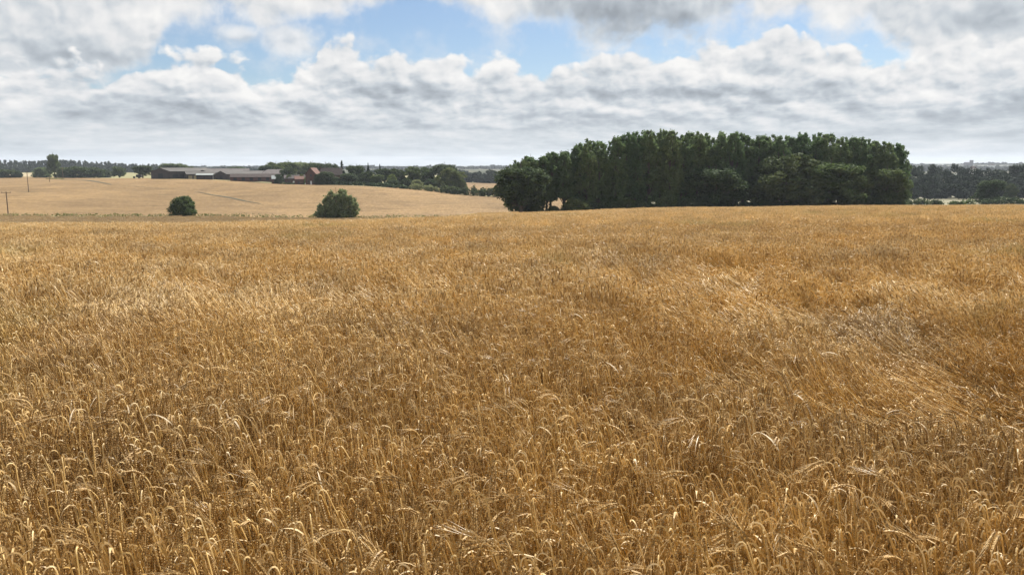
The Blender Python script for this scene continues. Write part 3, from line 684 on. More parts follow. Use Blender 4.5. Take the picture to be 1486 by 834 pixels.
def tubes(P, rad, sides, hint):
    """P (N,K,3) polylines, rad (N,K) -> verts, quads"""
    N_, K, _ = P.shape; T = np.gradient(P, axis=1); T /= np.linalg.norm(T, axis=2)[..., None] + 1e-9
    a = np.cross(T, hint[:, None, :]); a /= np.linalg.norm(a, axis=2)[..., None] + 1e-9; b = np.cross(T, a)
    V = []
    for k in range(sides):
        an = 2 * math.pi * k / sides; V.append(P + (a * math.cos(an) + b * math.sin(an)) * rad[..., None])
    V = np.stack(V, 2).reshape(-1, 3)
    n = np.arange(N_)[:, None, None]; i = np.arange(K - 1)[None, :, None]; k = np.arange(sides)[None, None]; k2 = (k + 1) % sides
    base = (n * K + i) * sides
    Q = np.stack([base + k, base + k2, base + sides + k2, base + sides + k], -1).reshape(-1, 4)
    return V, Q
def stalks(n, radius, rng, lod):
    """lod 0 close, 1 middle, 2 far, 3 farthest; radius = half side of the square patch"""
    V = []; Fq = []; MI = []; off = 0
    def push(v, f, m):
        nonlocal off
        V.append(v); Fq.append(f + off); MI.append(np.full(len(f), m)); off += len(v)
    x = rng.uniform(-radius, radius, n); y = rng.uniform(-radius, radius, n)
    th = rng.normal(math.pi, .65 if lod < 2 else .9, n)                    # bend mostly towards the left
    d = np.column_stack([np.cos(th), np.sin(th), np.zeros(n)]); side = np.column_stack([-np.sin(th), np.cos(th), np.zeros(n)])
    wide = [1.3, 1.35, 2.3, 4.0][lod]
    Hs = rng.normal(.70, .055, n)
    a0 = np.abs(rng.normal(.15, .10, n)); a1 = a0 + rng.uniform(.02, .24, n)
    end = np.where(rng.random(n) < .93, rng.uniform(2.6, 3.25, n), rng.uniform(.3, 1.8, n))
    neck = rng.uniform(.028, .075, n); ear = rng.uniform(.07, .10, n)
    ks = [5, 3, 2, 2][lod]; kn = [6, 4, 3, 2][lod]; ke = [5, 4, 2, 2][lod]
    # arc-length steps and angles
    ang = []; ds = []
    for i in range(ks): f = (i + .5) / ks; ang.append(a0 + (a1 - a0) * f ** 2); ds.append(Hs / ks)
    for i in range(kn): f = (i + .5) / kn; ang.append(a1 + (end - a1) * (f * f * (3 - 2 * f))); ds.append(neck / kn)
    for i in range(ke): f = (i + .5) / ke; ang.append(end + (3.0 - end) * .35 * f); ds.append(ear / ke)
    ang = np.array(ang).T; ds = np.array(ds).T
    u = np.cumsum(np.sin(ang) * ds, 1); z = np.cumsum(np.cos(ang) * ds, 1)
    u = np.concatenate([np.zeros((n, 1)), u], 1); z = np.concatenate([np.zeros((n, 1)), z], 1)
    wob = rng.normal(0, .012, (n, 1)) * np.sin(z / .7 * 3)
    P = np.stack([x[:, None] + d[:, 0:1] * u + side[:, 0:1] * wob, y[:, None] + d[:, 1:2] * u + side[:, 1:2] * wob, z], 2)
    S = P[:, :ks + kn + 1]; E_ = P[:, ks + kn:]
    r = np.full(S.shape[:2], .0020 * wide); r[:, -3:] *= .9
    if lod < 3:
        v, q = tubes(S, r, 3 if lod < 2 else 3, side + .01); push(v, q, 0); sm_ = np.zeros((n, S.shape[1] - 1, 3), int); sm_[:, ks:] = 4; sm_[rng.random(n) < [.35, .2, .1, .1][lod]] *= 0
        if lod > 1: sm_[rng.random(n) < .5] = 4
        MI[-1] = sm_.ravel()
    else:
        A = S - side[:, None] * r[..., None] * 1.4; B = S + side[:, None] * r[..., None] * 1.4
        K = S.shape[1]; v = np.stack([A, B], 2).reshape(-1, 3); b = (np.arange(n)[:, None] * K + np.arange(K - 1)[None]) * 2
        push(v, np.stack([b, b + 1, b + 3, b + 2], -1).reshape(-1, 4), 0)
    T = np.gradient(E_, axis=1); T /= np.linalg.norm(T, axis=2)[..., None] + 1e-9
    tw = rng.uniform(0, math.pi, n)[:, None]
    flat = side * np.cos(tw) + np.cross(side, T[:, ke // 2]) * np.sin(tw); flat /= np.linalg.norm(flat, axis=1)[:, None]
    if lod == 0:
        # two rows of overlapping grains
        ng = 9
        for j in range(ng):
            f = (j + .3) / ng * ke; i = min(int(f), ke - 1); c = E_[:, i] + (E_[:, i + 1] - E_[:, i]) * (f - i); t = T[:, min(i, ke)]
            for s in (-1, 1):
                o = flat * s; cc = c + o * .0048; dirr = t + o * .28; dirr /= np.linalg.norm(dirr, axis=1)[:, None]
                nn = np.cross(dirr, o); nn /= np.linalg.norm(nn, axis=1)[:, None] + 1e-9; oo = np.cross(nn, dirr)
                L_ = (ear / ng * 1.6)[:, None]; m = cc + dirr * L_ * .4
                vv = np.stack([cc, m + oo * .0050, m + nn * .0044, m - oo * .0050, m - nn * .0044, cc + dirr * L_], 1).reshape(-1, 3)
                b = np.arange(n)[:, None] * 6
                q = np.concatenate([np.stack([b[:, 0] + a_ for a_ in ff], 1) for ff in ((0, 1, 2, 2), )]) if 0 else None
                tr = np.concatenate([b + np.array([[0, 1, 2]]), b + np.array([[0, 2, 3]]), b + np.array([[0, 3, 4]]), b + np.array([[0, 4, 1]]),
                                     b + np.array([[5, 2, 1]]), b + np.array([[5, 3, 2]]), b + np.array([[5, 4, 3]]), b + np.array([[5, 1, 4]])])
                TR.append((vv, tr, 1))
                if (j + (s > 0)) % 2: continue
                al = rng.uniform(.03, .10, n)[:, None]; tip = cc + dirr * L_; ad = t + o * rng.uniform(.02, .16, (n, 1)) + rng.normal(0, .06, (n, 3)); ad /= np.linalg.norm(ad, axis=1)[:, None]
                w = np.cross(ad, nn); w /= np.linalg.norm(w, axis=1)[:, None] + 1e-9
                vv = np.stack([tip - w * .0006, tip + w * .0006, tip + ad * al], 1).reshape(-1, 3); TR.append((vv, (np.arange(n)[:, None] * 3 + np.array([[0, 1, 2]])), 2))
    else:
        prof = np.interp(np.linspace(0, 1, ke + 1), [0, .15, .6, 1], [.35, 1, .9, .25]) * .0047 * [1, 1.6, 2.0, 2.8][lod]
        v, q = tubes(E_, np.tile(prof, (n, 1)), 4 if lod == 1 else 3, flat + .01); push(v, q, 1)
        em_ = np.ones((n, ke, 4 if lod == 1 else 3), int); em_[rng.random(n) < [0, .3, .7, .75][lod]] = 4; MI[-1] = em_.ravel()
        for j in range([0, 6, 3, 1][lod]):
            f = rng.integers(0, ke + 1, n); c = E_[np.arange(n), f]; t = T[np.arange(n), f]
            ad = t + flat * rng.uniform(-.4, .4, (n, 1)) + rng.normal(0, .15, (n, 3)); ad /= np.linalg.norm(ad, axis=1)[:, None]
            w = np.cross(ad, rng.normal(size=(n, 3))); w /= np.linalg.norm(w, axis=1)[:, None] + 1e-9
            ww = [0, .0013, .004, .010][lod]; al = rng.uniform(.07, .12, n)[:, None] * (1 if lod < 3 else 1.4)
            TR.append((np.stack([c - w * ww, c + w * ww, c + ad * al], 1).reshape(-1, 3), (np.arange(n)[:, None] * 3 + np.array([[0, 1, 2]])), 2))
    # dry leaves: short curling ribbons from the upper stem
    nl = int(n * [1.1, .7, .35, .2][lod])
    if nl:
        k = rng.integers(0, n, nl); fz = rng.uniform(.35, .98, nl); base = P[k, 0] + (P[k, ks] - P[k, 0]) * fz[:, None]
        a = rng.uniform(0, 6.28, nl); dd = np.column_stack([np.cos(a), np.sin(a), np.zeros(nl)]); sd_ = np.column_stack([-np.sin(a), np.cos(a), np.zeros(nl)])
        ll = rng.uniform(.05, .15, nl); b0 = rng.uniform(.2, .9, nl); b1 = rng.uniform(1.6, 3.2, nl); K = [5, 3, 3, 2][lod]
        pos = [base]; 
        for i in range(K):
            aa = b0 + (b1 - b0) * (i / (K - 1)); pos.append(pos[-1] + (dd * np.sin(aa)[:, None] + np.array([[0, 0, 1]]) * np.cos(aa)[:, None]) * (ll / K)[:, None])
        pos = np.stack(pos, 1); w = np.interp(np.linspace(0, 1, K + 1), [0, .4, 1], [.5, 1, .15]) * .0035 * [1, 1.2, 1.8, 3][lod]
        twd = sd_[:, None] * np.cos(rng.uniform(-1, 1, (nl, 1, 1)) + np.linspace(0, 1.5, K + 1)[None, :, None]) + dd[:, None] * .5
        v = np.stack([pos - twd * w[None, :, None], pos + twd * w[None, :, None]], 2).reshape(-1, 3)
        b = (np.arange(nl)[:, None] * (K + 1) + np.arange(K)[None]) * 2
        push(v, np.stack([b, b + 1, b + 3, b + 2], -1).reshape(-1, 4), 3)
    tv = []; tf = []; tm = []; 
    for vv, ff, m in TR: tv.append(vv); tf.append(ff + off); tm.append(np.full(len(ff), m)); off += len(vv)
    TR.clear()
    allV = np.vstack(V + tv); fs = [np.vstack(Fq)]; mi = np.concatenate(MI)
    if tf: fs.append(np.vstack(tf)); mi = np.concatenate([mi] + tm)
    return np_mesh('barley_patch', allV, fs, KM, mi)
TR = []
# patch library: (half side, stalks, variants, spacing)
LOD = [(.11, 23, 18, .195), (.17, 48, 10, .32), (.55, 230, 8, .95), (1.7, 750, 6, 3.0)]
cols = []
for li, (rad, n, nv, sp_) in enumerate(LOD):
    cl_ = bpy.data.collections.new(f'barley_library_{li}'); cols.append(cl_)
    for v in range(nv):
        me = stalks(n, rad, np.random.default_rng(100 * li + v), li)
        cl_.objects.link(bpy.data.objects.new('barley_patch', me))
def lodge(x, y):
    """how far the crop is laid over (0..1) and towards which bearing"""
    a = vnoise(x / 1.0, y / 1.3, 21) * .5 + vnoise(x / .55, y / .8, 22) * .3 + vnoise(x / 3.1, y / 5, 23) * .4
    px = PX(x, y)
    band = np.interp(y, [0, 5.2, 7.0, 17, 30, 50, 400], [.0, .03, .6, .85, .45, .15, .10])
    rb = np.interp(px, [600, 950, 1150, 1500], [0, .25, 1, 1]) * np.interp(y, [0, 3.6, 4.6, 6, 14, 26, 40], [0, .2, .85, 1, 1, .4, 0])
    amt = np.clip((a - .45) * 2.8, 0, 1) * np.maximum(band, rb)
    amt = np.clip((amt + rb * .12 + band * .10) * (.55 + .9 * vnoise(x / .45, y / .6, 27)), 0, 1)
    phi = math.pi + (vnoise(x / 1.5, y / 1.9, 31) - .5) * 2.6 + (vnoise(x / .5, y / .7, 33) - .5) * 2.4
    return amt, phi
rng = np.random.default_rng(77)
PT = []; 
zones = [(0, 1.0, 9.5), (1, 9.5, 36), (2, 36, 120), (3, 120, 243)]
for li, y0, y1 in zones:
    sp_ = LOD[li][3]; ys = np.arange(y0, y1, sp_)
    for yy in ys:
        hw = .76 * yy + 2.5
        if li == 3: hw = .72 * yy
        xs = np.arange(-hw, hw, sp_); n = len(xs)
        x = xs + rng.uniform(-.5, .5, n) * sp_; y = yy + rng.uniform(-.5, .5, n) * sp_
        PT.append(np.column_stack([x, y, np.full(n, li)]))
PT = np.vstack(PT); x, y, li = PT.T
keep = (y < crop_edge(PX(x, y)) - np.where(li == 3, 1.5, .5)) & (np.hypot(x, y) > .9); x, y, li = x[keep], y[keep], li[keep]
n = len(x); z = H(x, y) - .01
amt, phi = lodge(x, y)
# nobody stands upright everywhere: small random leans as well
tau = np.where(li < 2, amt * np.where(PX(x, y) > 950, 1.05, .85) + np.abs(rng.normal(0, .07, n)), amt * .5)
ps = phi + rng.normal(0, .35, n)
spin = rng.normal(0, .45, n); spin = np.where(li >= 2, rng.uniform(-.7, .7, n), spin)
if True:
    # rotation matrices: tilt towards bearing ps by tau, after a spin about z; then follow the slope of the ground a little
    ax = np.column_stack([-np.sin(ps), np.cos(ps), np.zeros(n)])
    c, s = np.cos(tau), np.sin(tau); Kx = np.zeros((n, 3, 3))
    Kx[:, 0, 2] = ax[:, 1]; Kx[:, 2, 0] = -ax[:, 1]; Kx[:, 1, 2] = -ax[:, 0]; Kx[:, 2, 1] = ax[:, 0]
    Rt = np.eye(3)[None] + s[:, None, None] * Kx + (1 - c)[:, None, None] * (Kx @ Kx)
    Rz = np.zeros((n, 3, 3)); Rz[:, 0, 0] = np.cos(spin); Rz[:, 1, 1] = np.cos(spin); Rz[:, 0, 1] = -np.sin(spin); Rz[:, 1, 0] = np.sin(spin); Rz[:, 2, 2] = 1
    gx = (H(x + 1, y) - H(x - 1, y)) / 2; gy = (H(x, y + 1) - H(x, y - 1)) / 2
    Sh = np.tile(np.eye(3), (n, 1, 1)); Rg = np.zeros((n, 3, 3)); nz = np.column_stack([-gx, -gy, np.ones(n)]); nz /= np.linalg.norm(nz, axis=1)[:, None]
    xa = np.column_stack([np.ones(n), np.zeros(n), gx]); xa -= nz * (xa * nz).sum(1)[:, None]; xa /= np.linalg.norm(xa, axis=1)[:, None]; ya = np.cross(nz, xa)
    Rg = np.stack([xa, ya, nz], 2)
    Rg = np.where((li >= 2)[:, None, None], Rg, np.eye(3)[None])
    Rm = Rg @ Rt @ Rz
    ey = np.arcsin(np.clip(-Rm[:, 2, 0], -1, 1)); ex = np.arctan2(Rm[:, 2, 1], Rm[:, 2, 2]); ez = np.arctan2(Rm[:, 1, 0], Rm[:, 0, 0])
scl = rng.uniform(.9, 1.1, n) * (1 + .10 * (vnoise(x / 1.1, y / 1.4, 5) - .5)) * (1 + np.where(amt < .12, .04, 0))
me = bpy.data.meshes.new('barley_crop'); me.vertices.add(n); me.vertices.foreach_set('co', np.column_stack([x, y, z]).astype(np.float32).ravel())
at_ = me.attributes.new('rot', 'FLOAT_VECTOR', 'POINT'); at_.data.foreach_set('vector', np.column_stack([ex, ey, ez]).astype(np.float32).ravel())
at_ = me.attributes.new('scl', 'FLOAT', 'POINT'); at_.data.foreach_set('value', scl.astype(np.float32))
at_ = me.attributes.new('lod', 'INT', 'POINT'); at_.data.foreach_set('value', li.astype(np.int32))
at_ = me.attributes.new('pick', 'INT', 'POINT'); at_.data.foreach_set('value', rng.integers(0, 1000, n).astype(np.int32))
me.update(); crop = tag(link('barley_crop', me), kind='stuff')
ng = bpy.data.node_groups.new('scatter_barley', 'GeometryNodeTree')
ng.interface.new_socket('Geometry', in_out='INPUT', socket_type='NodeSocketGeometry'); ng.interface.new_socket('Geometry', in_out='OUTPUT', socket_type='NodeSocketGeometry')
gi = ng.nodes.new('NodeGroupInput'); go = ng.nodes.new('NodeGroupOutput'); jn = ng.nodes.new('GeometryNodeJoinGeometry')
def attr(nm, ty):
    a = ng.nodes.new('GeometryNodeInputNamedAttribute'); a.data_type = ty; a.inputs[0].default_value = nm; return a.outputs[0]
e2r = ng.nodes.new('FunctionNodeEulerToRotation'); ng.links.new(attr('rot', 'FLOAT_VECTOR'), e2r.inputs[0])
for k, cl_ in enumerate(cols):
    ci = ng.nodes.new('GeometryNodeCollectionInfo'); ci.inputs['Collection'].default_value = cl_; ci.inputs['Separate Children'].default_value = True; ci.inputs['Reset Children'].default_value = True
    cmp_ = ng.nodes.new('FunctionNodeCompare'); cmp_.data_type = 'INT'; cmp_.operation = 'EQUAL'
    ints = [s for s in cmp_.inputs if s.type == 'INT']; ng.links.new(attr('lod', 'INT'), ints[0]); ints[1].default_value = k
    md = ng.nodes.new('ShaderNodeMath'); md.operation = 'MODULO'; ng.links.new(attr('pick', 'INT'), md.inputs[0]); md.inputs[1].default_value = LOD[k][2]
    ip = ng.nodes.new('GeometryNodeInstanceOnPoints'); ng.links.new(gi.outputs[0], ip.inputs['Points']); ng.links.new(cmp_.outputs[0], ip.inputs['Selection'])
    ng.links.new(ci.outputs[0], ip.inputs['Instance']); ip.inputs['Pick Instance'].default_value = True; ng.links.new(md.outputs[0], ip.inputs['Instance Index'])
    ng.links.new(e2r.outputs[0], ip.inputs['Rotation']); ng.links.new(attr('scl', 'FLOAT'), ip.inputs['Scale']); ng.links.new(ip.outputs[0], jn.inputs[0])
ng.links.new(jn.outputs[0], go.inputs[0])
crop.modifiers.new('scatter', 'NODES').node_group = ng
print('crop instances', n, np.bincount(li.astype(int)))
# ------------------------------------------------------------------ farm buildings
def plain(name, c, rough=.8, spec=.3, metal=0):
    return material(name, lambda nt: n_surf(nt, c, rough, spec, metal=metal))
M_timber = varied('dark_timber_cladding', (.035, .028, .026), (.065, .052, .048), .8, 'obj')
M_brick = varied('red_brick', (.065, .034, .027), (.11, .055, .042), .9, 'obj')
M_oldbrick = varied('brown_brick', (.10, .07, .05), (.17, .12, .085), .9, 'obj')
M_sheet = varied('weathered_cement_roof', (.05, .046, .043), (.085, .078, .07), .25, 'obj')
M_darkroof = varied('dark_slate_roof', (.05, .042, .042), (.10, .085, .08), .5, 'obj')
M_tile = varied('clay_tile_roof', (.036, .026, .023), (.06, .042, .036), .7, 'obj')
M_orange = varied('orange_tile_roof', (.11, .055, .04), (.16, .08, .06), .7, 'obj')
M_tin = varied('pale_metal_roof', (.24, .27, .265), (.33, .36, .355), .3, 'obj', rough=.45)
M_white = plain('white_paint', (.78, .78, .76), .5); M_dark = plain('dark_opening', (.02, .02, .02), .8)
M_glass = plain('window_glass', (.04, .05, .06), .1, .8); M_rubber = plain('black_rubber', (.02, .02, .02), .7)
M_wood = varied('weathered_pole_wood', (.13, .095, .065), (.24, .18, .13), 2, 'obj'); M_steel = plain('grey_steel', (.3, .31, .32), .5, .5, .6)
M_stone = varied('grey_stone', (.09, .088, .08), (.14, .135, .125), .2, 'obj')
def house(name, label, cat, px, Y, W, L, eave_py, ridge_py, yaw, wall, roof, hip=0, over=.35, bays=(), front=(), chimneys=(), sink=.6, group=None):
    """gable front centred at px,Y; length runs away at yaw degrees to the right. bays: openings on the right side wall
    (start, end, z0, z1, material, name); front: the same on the gable wall"""
    g = ground(px, Y); r = bpy.data.objects.new(name, None); C.objects.link(r); r.location = g; r.rotation_euler = (0, 0, -R(yaw)); tag(r, label, cat, group)
    he = EYE - slope_of(eave_py) * Y - g.z; hr = EYE - slope_of(ridge_py) * Y - g.z
    w = W / 2; b = Geo(); s0 = -sink
    b.add([(-w, 0, s0), (w, 0, s0), (w, 0, he), (0, 0, hr if not hip else he), (-w, 0, he), (-w, L, s0), (w, L, s0), (w, L, he), (0, L, hr if not hip else he), (-w, L, he)],
          [(0, 1, 2, 3, 4), (9, 8, 7, 6, 5), (1, 6, 7, 2), (5, 0, 4, 9)])
    b.build('wall', wall, r)
    t = .22; rf = Geo(); k = (hr - he) / w; xo = w + over; zo = he - over * k
    y0, y1 = -over, L + over; h0, h1 = y0 + hip, y1 - hip
    for sgn in (-1, 1):
        v = [(sgn * xo, y0, zo + .03), (sgn * xo, y1, zo + .03), (0, h1, hr + .03), (0, h0, hr + .03)]
        v += [(a, b_, c + t) for a, b_, c in v]
        f = [(0, 1, 2, 3), (7, 6, 5, 4), (0, 4, 5, 1), (1, 5, 6, 2), (2, 6, 7, 3), (3, 7, 4, 0)]
        rf.add(v, f if sgn > 0 else [q[::-1] for q in f])
    if hip:
        rf.add([(-xo, y0, zo + .03), (xo, y0, zo + .03), (0, h0, hr + .03), (-xo, y0, zo + .03 + t), (xo, y0, zo + .03 + t), (0, h0, hr + .03 + t)], [(0, 2, 1), (3, 4, 5), (0, 1, 4, 3)])
        rf.add([(-xo, y1, zo + .03), (xo, y1, zo + .03), (0, h1, hr + .03), (-xo, y1, zo + .03 + t), (xo, y1, zo + .03 + t), (0, h1, hr + .03 + t)], [(0, 1, 2), (3, 5, 4), (0, 3, 4, 1)])
    ro = rf.build('roof', roof, r)
    for a, e, z0, z1, mt, nm in bays:
        q = Geo(); q.box(w + .01, w + .07, a, e, z0, z1); q.build(nm, mt, r)
    for a, e, z0, z1, mt, nm in front:
        q = Geo(); q.box(a, e, -.07, -.01, z0, z1); q.build(nm, mt, r)
    for cx, cy, cw, top in chimneys:
        q = Geo(); q.box(cx - cw / 2, cx + cw / 2, cy - cw / 2, cy + cw / 2, he, top); q.box(cx - cw / 2 - .08, cx + cw / 2 + .08, cy - cw / 2 - .08, cy + cw / 2 + .08, top, top + .15)
        q.tube([(cx, cy, top + .1), (cx, cy, top + .6)], .14, 8); q.build('chimney', M_brick, ro)
    return r
gate = lambda a, b, z: (a, b, 0, z, M_dark, 'door')
house('barn', 'largest dark timber barn with a wide gable, first of the farm buildings from the left', 'barn', 232, 532, 17.5, 40, 249, 244.2, 24, M_timber, M_sheet,
      bays=[(2 + i * 6.2, 6.6 + i * 6.2, .3, 3.0, M_dark, 'door') for i in range(6)], front=[(-2.2, 2.2, 0, 3.6, M_dark, 'door')])
house('barn', 'low lean-to barn with open bays joined to the right of the largest barn', 'barn', 268, 536, 16, 18, 253, 249.5, 62, M_timber, M_sheet,
      bays=[(1 + i * 3.4, 3.4 + i * 3.4, .1, 2.2, M_pale, 'door') for i in range(5)])
house('open_shed', 'small open shed with a bright pale metal roof in front of the barns', 'shed', 285, 520, 5, 10, 254.2, 252.6, 80, M_dark, M_tin, bays=[(1, 4.4, .1, 1.7, M_timber, 'door'), (5.2, 9, .1, 1.7, M_timber, 'door')])
house('barn', 'dark barn with a peaked gable standing behind the shed with the pale metal roof', 'barn', 294, 552, 16, 30, 251, 247.3, 35, M_timber, M_sheet, front=[(-2, 2, 0, 3, M_dark, 'door')])
house('barn', 'long dark roofed barn farthest back behind the middle gables', 'barn', 296, 600, 12, 32, 248, 245.0, 72, M_timber, M_darkroof, bays=[(3, 8, 0, 3, M_dark, 'door')])
house('barn', 'timber barn with the middle gable and a long grey roof running right', 'barn', 320, 530, 15, 34, 253, 248.6, 42, M_timber, M_sheet, front=[(-2, 2, 0, 3, M_dark, 'door')], bays=[(3, 8, 0, 2.6, M_dark, 'door'), (14, 19, 0, 2.6, M_dark, 'door')])
house('barn', 'low grey roofed barn behind the brick range', 'barn', 348, 560, 12, 24, 252, 248.8, 70, M_timber, M_sheet, bays=[(3, 8, 0, 2.6, M_dark, 'door')])
house('brick_range', 'long low red brick farm range with a weathered roof', 'farm building', 334, 512, 7, 28, 257.2, 252.8, 78, M_brick, M_tile,
      bays=[(2 + i * 5, 4 + i * 5, .2, 2.0, M_dark, 'door') for i in range(5)])
house('barn', 'dark barn with a hipped slate roof above the brick range', 'barn', 376, 548, 15, 22, 252.5, 246.4, 60, M_timber, M_darkroof, hip=6, bays=[(8, 12, 0, 2.6, M_dark, 'door')])
house('garden_shed', 'small brick shed with a pale green-white roof at the right end of the brick range', 'shed', 394, 498, 5, 5.5, 259.6, 255, 75, M_brick, M_tin, bays=[(1, 2.2, 0, 1.9, M_dark, 'door')])
house('cottage', 'brick cottage with a dark roof and white chimney cowl left of the farmhouse', 'house', 412, 500, 6, 11, 259, 254.6, 75, M_brick, M_darkroof, bays=[(2, 3, 1, 2, M_glass, 'window'), (5, 6, 0, 2, M_white, 'door'), (8, 9, 1, 2, M_glass, 'window')], chimneys=[(0, 1, .7, 4.6)])
house('cottage', 'low cottage with an orange tiled roof beside the white car', 'house', 427, 480, 5, 5, 260, 256.2, 70, M_brick, M_orange, bays=[(1.5, 2.5, .8, 1.8, M_glass, 'window')])
house('cottage', 'dark roofed cottage set between the orange roofed one and the farmhouse', 'house', 432, 505, 6, 9, 259, 254, 75, M_oldbrick, M_darkroof, bays=[(2, 3, 1, 2, M_glass, 'window'), (5, 6, 1, 2, M_glass, 'window')], chimneys=[(0, 1.5, .7, 5)])
house('farmhouse', 'tall red brick farmhouse gable with an orange tile verge', 'house', 450.5, 455, 7.0, 6, 253, 244.2, 16, M_brick, M_orange,
      front=[(-2.2, -1.1, 1.2, 2.6, M_glass, 'window'), (1.1, 2.2, 1.2, 2.6, M_glass, 'window'), (-.5, .5, 4.6, 5.8, M_glass, 'window'), (-.5, .5, 0, 2.1, M_white, 'door')])
house('farmhouse', 'long wing of the farmhouse with a dark red-brown roof and tall brick chimney', 'house', 465, 462, 7, 12, 253.5, 244.4, 78, M_oldbrick, M_tile,
      bays=[(1.2, 2.3, 1, 2.4, M_glass, 'window'), (4, 5.1, 1, 2.4, M_glass, 'window'), (7, 8.1, 1, 2.4, M_glass, 'window'), (1.2, 2.3, 3.4, 4.6, M_glass, 'window'), (7, 8.1, 3.4, 4.6, M_glass, 'window')], chimneys=[(0, -.1, .9, 9.6)])

def white_car(px, Y, yaw):
    g = ground(px, Y); r = bpy.data.objects.new('parked_car', None); C.objects.link(r); r.location = g; r.rotation_euler = (0, 0, R(yaw))
    tag(r, 'white car parked on the grass between the cottages and the farmhouse', 'car')
    b = Geo(); prof = [(-2.15, .35), (-2.2, .75), (-2.0, .95), (-1.5, 1.0), (-1.15, 1.46), (.5, 1.5), (1.15, 1.02), (1.95, .9), (2.15, .6), (2.15, .35)]
    n = len(prof); v = [(x, s * (.85 if z < 1.2 else .68), z) for s in (-1, 1) for x, z in prof]
    b.add(v, [tuple(range(n)), tuple(range(2 * n - 1, n - 1, -1))] + [(i, n + i, n + (i + 1) % n, (i + 1) % n) for i in range(n)]); bo = b.build('body', M_white, r)
    for s in (-1, 1):
        q = Geo(); y = s * .80; q.add([(-1.25, y, 1.02), (.95, y, 1.02), (.42, s * .73, 1.4), (-1.05, s * .73, 1.4)], [(0, 1, 2, 3)]); q.build('window', M_glass, bo)
        for x in (-1.35, 1.35):
            q = Geo(); q.tube([(x, s * .72, .33), (x, s * .92, .33)], .33, 14); wh = q.build('wheel', M_rubber, r)
            q = Geo(); q.tube([(x, s * .925, .33), (x, s * .935, .33)], .19, 10); q.build('rim', M_steel, wh)
    q = Geo(); q.add([(.58, -.6, 1.47), (.58, .6, 1.47), (1.17, .72, 1.04), (1.17, -.72, 1.04)], [(0, 1, 2, 3)]); q.build('windscreen', M_glass, bo)
white_car(447, 476, 8)
def trailer(px, Y):
    g = ground(px, Y); r = bpy.data.objects.new('farm_trailer', None); C.objects.link(r); r.location = g; tag(r, 'small dark box trailer standing on the field edge left of the barns', 'trailer')
    q = Geo(); q.box(-1.7, 1.7, -1, 1, .7, 2.6); q.build('body', M_dark, r)
    q = Geo(); q.tube([(1.7, 0, .7), (2.6, 0, .6)], .06); q.build('drawbar', M_steel, r)
    for s in (-1, 1):
        q = Geo(); q.tube([(0, s * .85, .4), (0, s * 1.1, .4)], .42, 12); q.build('wheel', M_rubber, r)
trailer(200.5, 560)
g_ = ground(193.5, 562); q = Geo(); q.tube([(-.6, 0, .7), (-.5, 0, .72), (.5, 0, .72), (.6, 0, .7)], [.6, .72, .72, .6], 14); tag(q.build('silage_bale', M_rubber, None, g_, True), 'round black wrapped bale beside the dark box trailer', 'bale')

def pole(px, top, Y, label, arm=True):
    g = ground(px, Y); h = EYE - slope_of(top) * Y - g.z; r = bpy.data.objects.new('utility_pole', None); C.objects.link(r); r.location = g; r.rotation_euler = (0, 0, R(12))
    tag(r, label, 'utility pole', 'utility poles across the far field')
    q = Geo(); q.tube([(0, 0, -.8), (0, 0, h)], [.20, .15], 9); q.build('post', M_wood, r)
    if arm:
        q = Geo(); q.box(-1.5, 1.5, -.2, -.08, h - .45, h - .3); a = q.build('crossarm', M_wood, r)
        for x in (-1.35, 0, 1.35):
            q = Geo(); q.tube([(x, -.14, h - .3), (x, -.14, h - .18), (x, -.14, h - .05)], [.05, .09, .04], 8); q.build('insulator', M_stone, a)
pole(5, 278, 262, 'utility pole with a crossarm at the left edge of the photo')
pole(38, 249, 402, 'tallest looking utility pole standing in a patch of dark weeds', False)
pole(70, 255, 520, 'short looking utility pole right of the one in dark weeds', False)
pole(90, 242.5, 655, 'farthest utility pole at the foot of the tall lone tree', False)
# mast and church on the skyline
x_ = (298 - 743) / F * 2000; z_ = float(H(x_, 2000)[0]); q = Geo(); zt = EYE - slope_of(237.8) * 2000
for a in range(3): q.tube([(math.cos(a * 2.1) * 1.6, math.sin(a * 2.1) * 1.6, -2), (0, 0, zt - z_)], [.22, .12], 4)
tag(q.build('radio_mast', M_steel, None, (x_, 2000, z_)), 'thin radio mast on the skyline above the barns', 'mast')
Yc = 2950; x_ = (1401.5 - 743) / F * Yc; zt = EYE - slope_of(232.6) * Yc
r_ = bpy.data.objects.new('church', None); C.objects.link(r_); r_.location = (x_, Yc, zt - 20); tag(r_, 'square stone church tower on the far skyline at the right', 'church')
q = Geo(); q.box(-4.6, 4.6, -4.6, 4.6, -25, 19); q.build('tower', M_stone, r_)
q = Geo()
for sx in (-1, 0, 1):
    for sy in (-1, 0, 1):
        if sx or sy: q.box(sx * 3.9 - .7, sx * 3.9 + .7, sy * 3.9 - .7, sy * 3.9 + .7, 19.01, 20.4)
q.build('battlement', M_stone, r_)
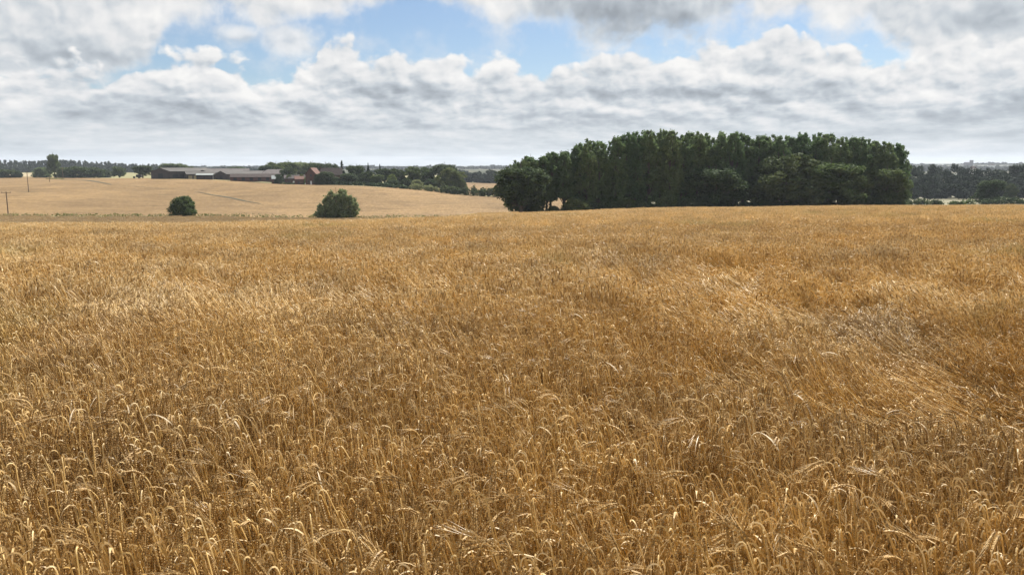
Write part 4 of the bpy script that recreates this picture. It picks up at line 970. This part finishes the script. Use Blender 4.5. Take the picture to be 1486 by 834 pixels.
q = Geo(); q.add([(-26, -4, -25), (-4.7, -4, -25), (-4.7, -4, 8), (-26, -4, 8), (-26, 4, -25), (-4.7, 4, -25), (-4.7, 4, 8), (-26, 4, 8)], [(0, 1, 2, 3), (7, 6, 5, 4), (0, 3, 7, 4), (1, 5, 6, 2)]); q.build('nave', M_stone, r_)
q = Geo(); q.add([(-26.4, -5, 7.6), (-4.7, -5, 7.6), (-4.7, 0, 13), (-26.4, 0, 13), (-26.4, 5, 7.6), (-4.7, 5, 7.6)], [(0, 1, 2, 3), (3, 2, 5, 4), (0, 3, 4), (1, 5, 2)]); q.build('roof', M_darkroof, r_)
def far_house(px, py, Y, w, label):
    x = (px - 743) / F * Y; z = EYE - slope_of(py) * Y; r = bpy.data.objects.new('house', None); C.objects.link(r); r.location = (x, Y, z); tag(r, label, 'house', 'pale houses below the far ridge')
    q = Geo(); q.box(-w, w, 0, 8, -14, 5); q.build('wall', M_white, r)
    q = Geo(); q.add([(-w - .4, -.4, 5.02), (w + .4, -.4, 5.02), (w + .4, 8.4, 5.02), (-w - .4, 8.4, 5.02), (-w - .4, 4, 8.5), (w + .4, 4, 8.5)], [(0, 1, 5, 4), (2, 3, 4, 5), (0, 4, 3), (1, 2, 5), (3, 2, 1, 0)]); q.build('roof', M_tin if w > 8 else M_tile, r)
far_house(1432, 242.3, 2400, 8, 'larger pale roofed house showing between the right hand woods')
far_house(1407, 250, 1100, 2.6, 'small pale house in the dip between the two dark right hand woods')
# ------------------------------------------------------------------ haze
def hz_b():
    m = bpy.data.materials.new('haze'); m.use_nodes = True; nt = m.node_tree; nt.nodes.clear(); o = nt.nodes.new('ShaderNodeOutputMaterial')
    v = nt.nodes.new('ShaderNodeVolumePrincipled'); v.inputs['Color'].default_value = (.80, .88, 1, 1); v.inputs['Density'].default_value = HAZE; v.inputs['Anisotropy'].default_value = .2
    nt.links.new(v.outputs[0], o.inputs['Volume']); return m
HAZE = 8e-5
q = Geo(); q.box(-9500, 9500, -9500, 9500, -260, 95); tag(q.build('haze', hz_b()), kind='stuff')
